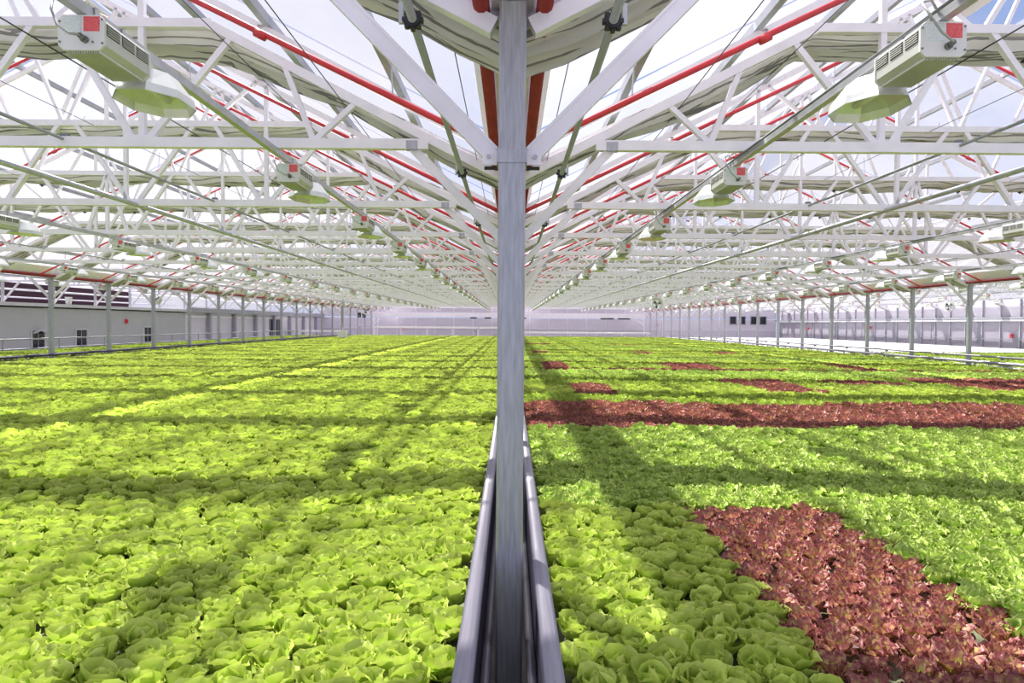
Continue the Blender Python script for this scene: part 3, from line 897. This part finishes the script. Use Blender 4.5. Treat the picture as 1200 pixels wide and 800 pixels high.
for x, zs, nm, mt in ((13.86, (0.99,), 'pipe on brackets along the right post row', 'rail'), (-17.7, (1.16, 0.80), 'double guard rail along the narrow left bed', 'purlin')):
    t = thing('guard_pipe', 'long grey %s' % nm, 'pipe', (x, 8, 0))
    for z in zs:
        obj('pipe', MB().tube([(0, 0, z), (0, YE - 8, z)], 0.028, 8).mesh('gpipe', mt, True), t)
    z = zs[0]
    br = MB().box(0, 0, z / 2, 0.04, 0.04, z - 0.04).mesh('gbr', mt) if x < 0 else MB().box(0.04, 0, z - 0.05, 0.10, 0.03, 0.06).mesh('gbr', mt)
    for k in range(17):
        obj('bracket', br, t, (0, 0.9 + 2.98 * k + (1.4 if x > 0 else 0), 0))

# ------------------------------------------------------------------ lettuces
def leaf_pts(L, wd, a0, curl, cup, wave, freq, seed, nu, nv, kind):
    rnd = random.Random(seed)
    p1, p2 = rnd.random() * 6.3, rnd.random() * 6.3
    verts = []; tt = []
    y = z = 0.0
    prev = 0.0
    for i in range(nu + 1):
        t = i / nu
        th = a0 + curl * t
        if i:
            y += math.cos(th) * L / nu; z += math.sin(th) * L / nu
        ny, nz = -math.sin(th), math.cos(th)              # upper/inner side
        s = (t - 0.56) / 0.47
        w = wd * max(0.26 * (1 - 0.5 * t), math.sqrt(max(0.0, 1 - s * s)))
        for j in range(nv + 1):
            v = 2 * j / nv - 1
            x = w * v
            off = cup * w * v * v
            e = max(abs(v), max(0, (t - 0.6) / 0.4)) ** 2
            off += wave * e * (math.sin(freq * t * 3 + v * freq * 0.6 + p1) + 0.6 * math.sin(freq * 1.7 * v - freq * t + p2))
            off -= 0.004 * max(0, 1 - abs(v) * 5) * (1 - t)       # midrib groove
            verts.append((x, y + ny * off, z + nz * off))
            tt.append(min(1.0, max(t ** 0.9, 0.75 * abs(v)) * 0.6 + 0.4 * max(t ** 2.2, abs(v) ** 4)))
    faces = []
    for i in range(nu):
        for j in range(nv):
            a = i * (nv + 1) + j
            faces.append((a, a + 1, a + nv + 2, a + nv + 1))
    return verts, faces, tt

def leaf_mesh(name, mat, pts):
    v, f, tt = pts
    me = bpy.data.meshes.new(name)
    me.from_pydata(v, [], f)
    me.materials.append(M[mat])
    me.attributes.new('t', 'FLOAT', 'POINT').data.foreach_set('value', tt)
    me.polygons.foreach_set('use_smooth', [True] * len(f))
    return me

# whorl tables: (count, length, half width, start elevation, curl, cup, wave, frequency)
KINDS = {
    'butter': dict(mat='butter', nu=6, nv=6, whorls=[
        (4, 0.092, 0.046, 0.32, 0.60, 0.40, 0.008, 3.0),
        (5, 0.094, 0.046, 0.82, 0.15, 0.60, 0.008, 3.4),
        (4, 0.082, 0.040, 1.10, 0.55, 0.70, 0.005, 3.0),
        (2, 0.060, 0.030, 1.25, 1.10, 0.85, 0.004, 3.0)]),
    'curly': dict(mat='curly', nu=7, nv=9, whorls=[
        (5, 0.098, 0.044, 0.40, 0.45, 0.15, 0.012, 7.0),
        (5, 0.102, 0.042, 0.85, 0.10, 0.20, 0.013, 8.0),
        (4, 0.088, 0.034, 1.15, 0.20, 0.30, 0.012, 8.0)]),
    'redleaf': dict(mat='redleaf', nu=6, nv=7, whorls=[
        (6, 0.082, 0.026, 0.45, 0.10, 0.35, 0.009, 6.0),
        (7, 0.086, 0.025, 0.90, -0.25, 0.40, 0.010, 6.0),
        (6, 0.080, 0.022, 1.20, -0.20, 0.45, 0.009, 7.0)]),
    'small': dict(mat='small', nu=5, nv=5, whorls=[
        (5, 0.085, 0.036, 0.50, 0.2, 0.20, 0.008, 5.0),
        (5, 0.080, 0.030, 1.0, 0.2, 0.25, 0.008, 6.0)]),
}
LEAVES = {}      # kind -> list per whorl of three leaf meshes
for kd, d in KINDS.items():
    LEAVES[kd] = []
    for wi, (n, L, wd, a0, cu, cup, wv, fq) in enumerate(d['whorls']):
        LEAVES[kd].append([leaf_mesh('leaf_' + kd, d['mat'], leaf_pts(L, wd, a0 + 0.10 * (q - 1), cu * (1 + 0.2 * (q - 1)), cup, wv, fq, 31 * wi + q, d['nu'], d['nv'], kd)) for q in range(3)])

def whorl_plan(kd, rnd):
    plan = []
    ph = rnd.random() * 6.3
    for wi, row in enumerate(KINDS[kd]['whorls']):
        for i in range(row[0]):
            plan.append((wi, rnd.randrange(3), ph + 2 * PI * (i + 0.5 * (wi % 2)) / row[0] + rnd.uniform(-0.22, 0.22), rnd.uniform(0.85, 1.12), rnd.uniform(-0.12, 0.12)))
    return plan

def head_geometry(kd, seed, low=0):
    """one whole head as vertex / face / t lists, for the far crowds"""
    rnd = random.Random(seed)
    V, Fc, T = [], [], []
    d = KINDS[kd]
    for (wi, q, az, s, tw) in whorl_plan(kd, rnd):
        n, L, wd, a0, cu, cup, wv, fq = d['whorls'][wi]
        if low and wi == 0 and rnd.random() < 0.4: continue
        nu, nv = (d['nu'], d['nv']) if not low else (3, 2)
        if low == 0: nu, nv = max(4, nu - 1), max(4, nv - 2)
        v, f, t = leaf_pts(L, wd, a0 + 0.10 * (q - 1), cu * (1 + 0.2 * (q - 1)), cup, wv * (1.4 if low else 1), fq, 31 * wi + q, nu, nv, kd)
        c, sn = math.cos(az), math.sin(az)
        b = len(V)
        for (x, y, z) in v:
            x, y, z = x * s, y * s, z * s
            z += x * tw
            y += 0.006
            V.append((x * c - y * sn, x * sn + y * c, z))
        T.extend(t)
        Fc.extend(tuple(i + b for i in g) for g in f)
    return V, Fc, T

def individual(kd, name, loc, rnd, label, group, cat='lettuce', leaves=True, sc=1.0):
    t = thing(name, label, cat, loc, group)
    t.rotation_euler = (rnd.uniform(-.10, .10), rnd.uniform(-.10, .10), rnd.uniform(0, 6.28))
    t.scale = (sc, sc, sc)
    for (wi, q, az, s, tw) in whorl_plan(kd, rnd):
        l = bpy.data.objects.new('leaf', LEAVES[kd][wi][q])
        COL.objects.link(l); l.parent = t
        l.rotation_euler = (0, tw, az)
        l.location = (-0.006 * math.sin(az), 0.006 * math.cos(az), 0)
        l.scale = (s, s, s)
    return t

def crowd(name, protos, mat, pts, label, group=None):
    """many heads as one object: loose points carrying rotation, scale and variant; nodes put a head on each"""
    V, Fc, T, PID = [], [], [], []
    for pi, (v, f, t) in enumerate(protos):
        b = len(V)
        V.extend(v); T.extend(t); PID.extend([pi + 1] * len(v))
        Fc.extend(tuple(i + b for i in g) for g in f)
    n0 = len(V)
    for p in pts:
        V.append(p[0])
    ROT = [(0, 0, 0)] * n0 + [p[1] for p in pts]
    SCL = [1.0] * n0 + [p[2] for p in pts]
    VAR = [0] * n0 + [p[3] for p in pts]
    T += [0.0] * len(pts); PID += [0] * len(pts)
    me = bpy.data.meshes.new(name)
    me.from_pydata(V, [], Fc)
    me.materials.append(M[mat])
    me.attributes.new('t', 'FLOAT', 'POINT').data.foreach_set('value', T)
    me.attributes.new('pid', 'INT', 'POINT').data.foreach_set('value', PID)
    me.attributes.new('var', 'INT', 'POINT').data.foreach_set('value', VAR)
    me.attributes.new('scl', 'FLOAT', 'POINT').data.foreach_set('value', SCL)
    me.attributes.new('rot', 'FLOAT_VECTOR', 'POINT').data.foreach_set('vector', [c for r in ROT for c in r])
    me.polygons.foreach_set('use_smooth', [True] * len(Fc))
    o = obj(name, me)
    tag(o, label, 'lettuce', group, 'stuff')
    g = bpy.data.node_groups.new(name, 'GeometryNodeTree')
    g.interface.new_socket('Geometry', in_out='INPUT', socket_type='NodeSocketGeometry')
    g.interface.new_socket('Geometry', in_out='OUTPUT', socket_type='NodeSocketGeometry')
    gi = g.nodes.new('NodeGroupInput'); go = g.nodes.new('NodeGroupOutput')
    def attr(nm, ty):
        a = g.nodes.new('GeometryNodeInputNamedAttribute'); a.data_type = ty
        a.inputs['Name'].default_value = nm
        return a.outputs['Attribute']
    def eq(sock, val):
        c = g.nodes.new('FunctionNodeCompare'); c.data_type = 'INT'; c.operation = 'EQUAL'
        g.links.new(sock, c.inputs[2]); c.inputs[3].default_value = val
        return c.outputs['Result']
    def sep(val):
        s = g.nodes.new('GeometryNodeSeparateGeometry'); s.domain = 'POINT'
        g.links.new(gi.outputs[0], s.inputs['Geometry']); g.links.new(eq(attr('pid', 'INT'), val), s.inputs['Selection'])
        return s.outputs['Selection']
    ptsg = sep(0)
    jn = g.nodes.new('GeometryNodeJoinGeometry')
    e2r = g.nodes.new('FunctionNodeEulerToRotation')
    g.links.new(attr('rot', 'FLOAT_VECTOR'), e2r.inputs[0])
    for pi in range(len(protos)):
        ip = g.nodes.new('GeometryNodeInstanceOnPoints')
        g.links.new(ptsg, ip.inputs['Points']); g.links.new(sep(pi + 1), ip.inputs['Instance'])
        g.links.new(eq(attr('var', 'INT'), pi), ip.inputs['Selection'])
        g.links.new(e2r.outputs[0], ip.inputs['Rotation'])
        g.links.new(attr('scl', 'FLOAT'), ip.inputs['Scale'])
        g.links.new(ip.outputs['Instances'], jn.inputs[0])
    g.links.new(jn.outputs[0], go.inputs[0])
    md = o.modifiers.new('heads', 'NODES'); md.node_group = g
    return o

def patch_right(x, y):
    """which kind grows where in the right bed (metres from the camera)"""
    if y < 4.05:
        if x < 0.93: return 'butter'
        if x < 1.76: return 'redleaf'
        return 'curly'
    if y < 7.15: return 'curly'
    if y < 9.5 + 0.12 * math.sin(x * 1.3): return 'redleaf'
    if y < 10.6: return 'small'
    if 10.7 < y < 12.6 and 0.95 < x < 1.62: return 'redleaf'
    if 11.0 < y < 13.4 and 4.15 < x < 5.15: return 'redleaf'
    if 12.6 < y < 13.4 and (6.2 < x < 6.7 or 6.85 < x < 7.45): return 'redleaf'
    if 11.6 < y < 14.0 and x > 8.1: return 'redleaf'
    if 16.3 < y < 17.0: return 'redleaf'
    if 17.0 < y < 19.6 and (0.8 < x < 1.6 or 4.4 < x < 5.7 or 8.4 < x < 9.6): return 'redleaf'
    if 25.5 < y < 27.5 and (0.8 < x < 1.6 or 4.5 < x < 5.4 or 8.0 < x < 8.9): return 'redleaf'
    if 36 < y < 38 and (1.0 < x < 2.0 or 5.5 < x < 6.6): return 'redleaf'
    if 14.0 < y < 16.3 or 20.5 < y < 23 or 30 < y < 33 or 42 < y < 45: return 'curly'
    return 'small' if int(y / 2.4) % 2 else 'butter'

SPC = 0.139
rnd = random.Random(11)
cand = []
YTILE = 13.0
def in_view(x, y, z=0.74):
    if y < 0.5: return False
    px = 600 + F * x / y; py = 379 + F * (ZC - z) / y
    return -25 < px < 1225 and py < 830
y = 1.15
row = 0
while y < YTILE:
    for side in (-1, 1):
        x = 0.222
        while x < 13.62:
            if x / y < 1.35 or y > 9:
                kd = 'butter' if side < 0 else patch_right(x, y)
                jx, jy = rnd.uniform(-.018, .018), rnd.uniform(-.018, .018)
                cand.append((kd, side * (x + (0.5 * SPC if row % 2 else 0)) + jx, y + jy))
            x += SPC
    y += SPC * 0.93
    row += 1
ind = {'butter': [], 'curly': [], 'redleaf': [], 'small': []}
rest = {}
LIM = {'butter': 300, 'curly': 290, 'redleaf': 290, 'small': 0}
for kd, x, y in sorted(cand, key=lambda c: c[2]):
    if in_view(x, y) and len(ind[kd]) < LIM[kd]:
        ind[kd].append((x, y))
    else:
        rest.setdefault((kd, x > 0), []).append((x, y))
NAMES = {'butter': 'butterhead_lettuce', 'curly': 'curly_lettuce', 'redleaf': 'red_lettuce'}
for kd in ('butter', 'curly', 'redleaf'):
    for (x, y) in ind[kd]:
        if kd == 'butter':
            if x < -0.36: lab, grp = 'pale green butterhead lettuce among others near the camera, left bed', 'near butterheads in the left bed'
            elif x < 0: lab, grp = 'pale green butterhead lettuce pressed against the left rail', 'butterheads along the left rail'
            elif x < 0.36: lab, grp = 'green butterhead lettuce pressed against the right rail', 'butterheads along the right rail'
            elif x > 0.74: lab, grp = 'green butterhead lettuce at the border with the red lettuces', 'butterheads bordering the red patch'
            else: lab, grp = 'green butterhead lettuce midway between right rail and red lettuces', 'near butterheads in the right bed'
        elif kd == 'curly':
            lab, grp = ('bright green curly lettuce to the right of the near red patch', 'curly lettuces right of the red patch') if y < 4.1 else ('bright green curly lettuce directly behind the near red patch', 'curly lettuces behind the red patch')
        else:
            lab, grp = ('red leaf lettuce in the near patch beside the butterheads', 'near red lettuces') if y < 5 else ('red leaf lettuce on the near edge of the long red strip', 'red lettuces of the strip')
        sc = rnd.uniform(0.9, 1.15) * (1.10 if kd == 'butter' else 1.04)
        individual(kd, NAMES[kd], (x, y, RAFT + rnd.uniform(-.008, .008)), rnd, lab, grp, sc=sc)

def spread(points, sc0=1.0, tile=False, nvar=3, z=RAFT):
    out = []
    for (x, y) in points:
        if tile:
            out.append(((x, y, z), (0, 0, rnd.randrange(4) * PI / 2), 1.0, rnd.randrange(nvar)))
        else:
            out.append(((x, y, z + rnd.uniform(-.016, .014)), (rnd.uniform(-.2, .2), rnd.uniform(-.2, .2), rnd.uniform(0, 6.28)), sc0 * rnd.uniform(0.78, 1.18), rnd.randrange(nvar)))
    return out

CLAB = {('butter', False): 'dense carpet of butterhead lettuces in the middle of the left bed',
        ('butter', True): 'butterhead lettuces farther back in the right bed',
        ('curly', True): 'wide band of bright green curly lettuces before the red strip',
        ('redleaf', True): 'long strip and squares of dark red lettuces across the right bed',
        ('small', True): 'olive green young lettuces just behind the long red strip'}
for (kd, right), pts in rest.items():
    protos = [head_geometry(kd, 50 + q) for q in range(4)]
    crowd('lettuce_field', protos, KINDS[kd]['mat'], spread(pts, 1.09 if kd == 'butter' else 1.04, nvar=4), CLAB[(kd, right)])

def tile_geometry(kd, seed):
    r = random.Random(seed)
    V, Fc, T = [], [], []
    for i in range(5):
        for j in range(5):
            v, f, t = head_geometry(kd, seed * 100 + i * 5 + j, 1)
            b = len(V); s = r.uniform(0.78, 1.18); a = r.random() * 6.28; c, sn = math.cos(a) * s, math.sin(a) * s
            ox, oy = (i - 2) * 0.13 + r.uniform(-.02, .02), (j - 2) * 0.13 + r.uniform(-.02, .02)
            oz = r.uniform(-.022, .016)
            V.extend((x * c - y * sn + ox, x * sn + y * c + oy, z * s + oz) for x, y, z in v)
            T.extend(t); Fc.extend(tuple(q + b for q in g) for g in f)
    return V, Fc, T
TS = 0.65
far = {}
y = YTILE + TS / 2
while y < YE - 0.3:
    for i in range(20):
        x = 0.52 + TS * i
        far.setdefault(('butter', 'left'), []).append((-x, y))
        far.setdefault((patch_right(x, y), 'right'), []).append((x, y))
    if y < 56:
        for i in range(5):
            far.setdefault(('small', 'aisle'), []).append((-14.6 - TS * i, y))
    y += TS
y = 9.0
while y < 29:
    for i in range(19):
        far.setdefault(('small', 'outer'), []).append((14.6 + TS * i, y))
    if y < YTILE:
        for i in range(5):
            far[('small', 'aisle')].append((-14.6 - TS * i, y))
    y += TS
FLAB = {('butter', 'left'): 'far part of the left bed, an even carpet of butterheads',
        ('butter', 'right'): 'light green stripes of butterheads at the far right bed',
        ('curly', 'right'): 'far stripes of curly green lettuce in the right bed',
        ('redleaf', 'right'): 'distant red lettuce squares scattered in the right bed',
        ('small', 'right'): 'distant stripes of young lettuce in the right bed',
        ('small', 'aisle'): 'thin strip of young lettuces beyond the left post row',
        ('small', 'outer'): 'bed of young lettuces beyond the right post row'}
for (kd, where), pts in far.items():
    protos = [tile_geometry(kd, 3 + q) for q in range(3)]
    crowd('lettuce_field', protos, KINDS[kd]['mat'], spread(pts, tile=True), FLAB[(kd, where)])

# ------------------------------------------------------------------ fans, mast, small things
def fan(loc, label, r=0.24, hang=0.36):
    t = thing('circulation_fan', label, 'fan', loc, 'round circulation fans')
    ring = [[((r - 0.01) * math.cos(a), -0.12, (r - 0.01) * math.sin(a)) for a in [2 * PI * k / 20 for k in range(20)]]]
    rings = []
    for yy, rr in ((-0.12, r + 0.03), (-0.08, r), (0.12, r), (0.12, r - 0.03), (-0.08, r - 0.03), (-0.12, r + 0.02)):
        rings.append([(rr * math.cos(2 * PI * k / 20), yy, rr * math.sin(2 * PI * k / 20)) for k in range(20)])
    obj('shroud', MB().loft(rings, False, False).mesh('shroud', 'lampwhite', True), t)
    for k in range(3):
        a = 2 * PI * k / 3 + 0.4
        bl = MB()
        n = 5
        vs = []
        for i in range(n):
            rr = 0.05 + (r - 0.09) * i / (n - 1)
            for s in (-1, 1):
                aa = a + s * 0.42
                vs.append((rr * math.cos(aa), s * 0.03, rr * math.sin(aa)))
        bl.add(vs, [(2 * i, 2 * i + 1, 2 * i + 3, 2 * i + 2) for i in range(n - 1)])
        obj('blade', bl.mesh('blade', 'black'), t)
    obj('motor', MB().tube([(0, -0.05, 0), (0, 0.14, 0)], 0.06, 10).mesh('fmotor', 'darkalu', True), t)
    gd = MB()
    for k in range(2):
        rr = (r - 0.02) * (k + 1) / 2
        gd.tube([(rr * math.cos(2 * PI * q / 16), -0.10, rr * math.sin(2 * PI * q / 16)) for q in range(17)], 0.004, 4)
    for k in range(4):
        a = k * PI / 4
        gd.tube([(-(r) * math.cos(a), -0.10, -(r) * math.sin(a)), (r * math.cos(a), -0.10, r * math.sin(a))], 0.004, 4)
    obj('guard', gd.mesh('guard', 'lampwhite'), t)
    obj('hanger', MB().box(-0.12, 0, r + hang / 2, 0.02, 0.02, hang).box(0.12, 0, r + hang / 2, 0.02, 0.02, hang).mesh('fhang', 'alu'), t)
    return t
fan((7.0, TY[10], ZC + 0.98), 'round white fan hanging over the middle of the right bed')
fan((21.0, TY[10], ZC + 0.98), 'round white fan hanging beyond the right post row')
fan((-17.0, TY[10] , ZC + 1.05), 'round white fan hanging near the left grey wall')
fan((-12.0, TY[18], ZC + 1.0), 'distant round fan hanging over the far left corner', 0.3)

t = thing('sensor_mast', 'thin upright mast with a white box at its foot, far left', 'mast', (-11.6, 47.2, 0.70))
obj('pole', MB().tube([(0, 0, 0), (0, 0, 3.55)], 0.045, 8).mesh('mast', 'purlin', True), t)
obj('control_box', MB().box(0, -0.1, 0.35, 0.6, 0.35, 0.45).mesh('cbox', 'bucket'), t)
obj('crossarm', MB().bar((0, 0, 3.4), (0.5, 0, 3.3), 0.05, 0.05).mesh('carm', 'black'), t)

for x, w in ((-13.2, 'left of the two'), (-12.8, 'right of the two')):
    t = thing('loudspeaker', 'small black speaker box hanging far left, %s' % w, 'speaker', (x, TY[19], 2.3))
    obj('cabinet', MB().box(0, 0, 0.2, 0.26, 0.2, 0.42).mesh('spk', 'black'), t)
    obj('grille', MB().tube([(0, -0.105, 0.15), (0, -0.115, 0.15)], 0.09, 10).mesh('spg', 'darkalu'), t)
    obj('hanger', MB().tube([(0, 0, 0.4), (0, 0, 1.1)], 0.015, 6).mesh('sph', 'alu'), t)

# bucket on the wall top, alarms, exit marks, benches
t = thing('bucket', 'white plastic bucket standing on the grey left wall', 'bucket', (XL + 0.02, 30.9, 2.575))
obj('pail', MB().loft([[(r * math.cos(2 * PI * k / 16), r * math.sin(2 * PI * k / 16), z) for k in range(16)] for r, z in ((0.11, 0), (0.145, 0.30), (0.155, 0.30), (0.155, 0.33))]).mesh('pail', 'bucket', True), t)
obj('handle', MB().tube([(0.15 * math.cos(a), 0.02, 0.31 - 0.06 * math.sin(a)) for a in [PI * q / 8 for q in range(9)]], 0.006, 5).mesh('bh', 'alu'), t)

def alarm(loc, label, axis='x'):
    t = thing('alarm_box', label, 'alarm', loc)
    b = (0.08, 0.16, 0.22) if axis == 'x' else (0.2, 0.08, 0.2)
    obj('housing', MB().box(0, 0, 0, *b).mesh('alarm', 'alarm'), t)
    o2 = (b[0] / 2 + 0.01, 0, 0.02) if axis == 'x' else (0, -b[1] / 2 - 0.01, 0.02)
    obj('lens', MB().box(*o2, 0.02 if axis == 'x' else 0.1, 0.1 if axis == 'x' else 0.02, 0.06).mesh('lens', 'alarm'), t)
    return t
alarm((XL + 0.05, 35.5, 1.83), 'small red alarm box on the grey left wall')
alarm((XR - 0.1, 38.0, 1.35), 'dark red box low on the right lilac wall near a post')
alarm((XR - 0.1, 64.0, 1.55), 'bright red box on the right lilac wall, far end')
alarm((XR - 0.1, 53.0, 1.72), 'small red box on the right lilac wall between two posts')
alarm((-11.4, YF - 0.02, 1.18), 'red sign on the far wall at the left end', 'y')
alarm((15.4, YF - 0.02, 1.75), 'red sign on the far wall just past the right row', 'y')
for x, w in ((2.85, 'left one'), (9.7, 'right one')):
    tag(obj('marker_cone', MB().tube([(0, 0, 0), (0, 0, 0.22)], 0.10, 10, True, 0.03).box(0, 0, 0.01, 0.26, 0.26, 0.02).mesh('cone', 'alarm'), None, (x, YE - 0.06, 0.67)),
        'tiny red marker at the end of the right bed, %s' % w, 'marker')

def bench(x0, x1, y, z, label, mat='bucket'):
    t = thing('work_bench', label, 'bench', ((x0 + x1) / 2, y, 0))
    w = x1 - x0
    obj('bench_top', MB().box(0, 0, z, w, 1.2, 0.14).mesh('btop', mat), t)
    n = max(2, int(w / 2.5))
    lg = MB().box(0, 0, z / 2 - 0.04, 0.07, 0.07, z - 0.08).mesh('bleg', 'white')
    for i in range(n + 1):
        for s in (-1, 1):
            obj('leg', lg, t, (-w / 2 + 0.1 + (w - 0.2) * i / n, s * 0.5, 0))
bench(-13.2, -0.6, 66.5, 1.42, 'long white bench in front of the far wall, left half')
bench(0.6, 13.2, 65.0, 1.0, 'long white bench in front of the far wall, right half')
bench(-19.2, -15.2, 60.5, 1.05, 'white bench in the far left corner beyond the posts')
t = thing('cart', 'small grey trolley standing at the far left end of the bed', 'cart', (-13.0, 62.5, 0))
obj('deck', MB().box(0, 0, 0.5, 1.6, 0.7, 0.06).mesh('deck', 'galv'), t)
obj('push_bar', MB().tube([(-0.75, -0.3, 0.5), (-0.8, -0.3, 1.5), (-0.8, 0.3, 1.5), (-0.75, 0.3, 0.5)], 0.03, 6).mesh('pbar', 'galv'), t)
for a in (-0.6, 0.6):
    for b in (-0.3, 0.3):
        obj('wheel', MB().tube([(a, b - 0.03, 0.22), (a, b + 0.03, 0.22)], 0.22, 14).mesh('wheel', 'darkalu'), t)
t = thing('tap_stand', 'small dark tap stand by the far wall left of the post', 'tap', (-3.2, 63.5, 0))
obj('pipe', MB().tube([(0, 0, 0), (0, 0, 1.3), (0.25, 0, 1.45)], 0.06, 6).mesh('tpipe', 'purlin'), t)
obj('valve', MB().box(-0.1, 0, 1.15, 0.25, 0.12, 0.2).mesh('tvalve', 'purlin'), t)
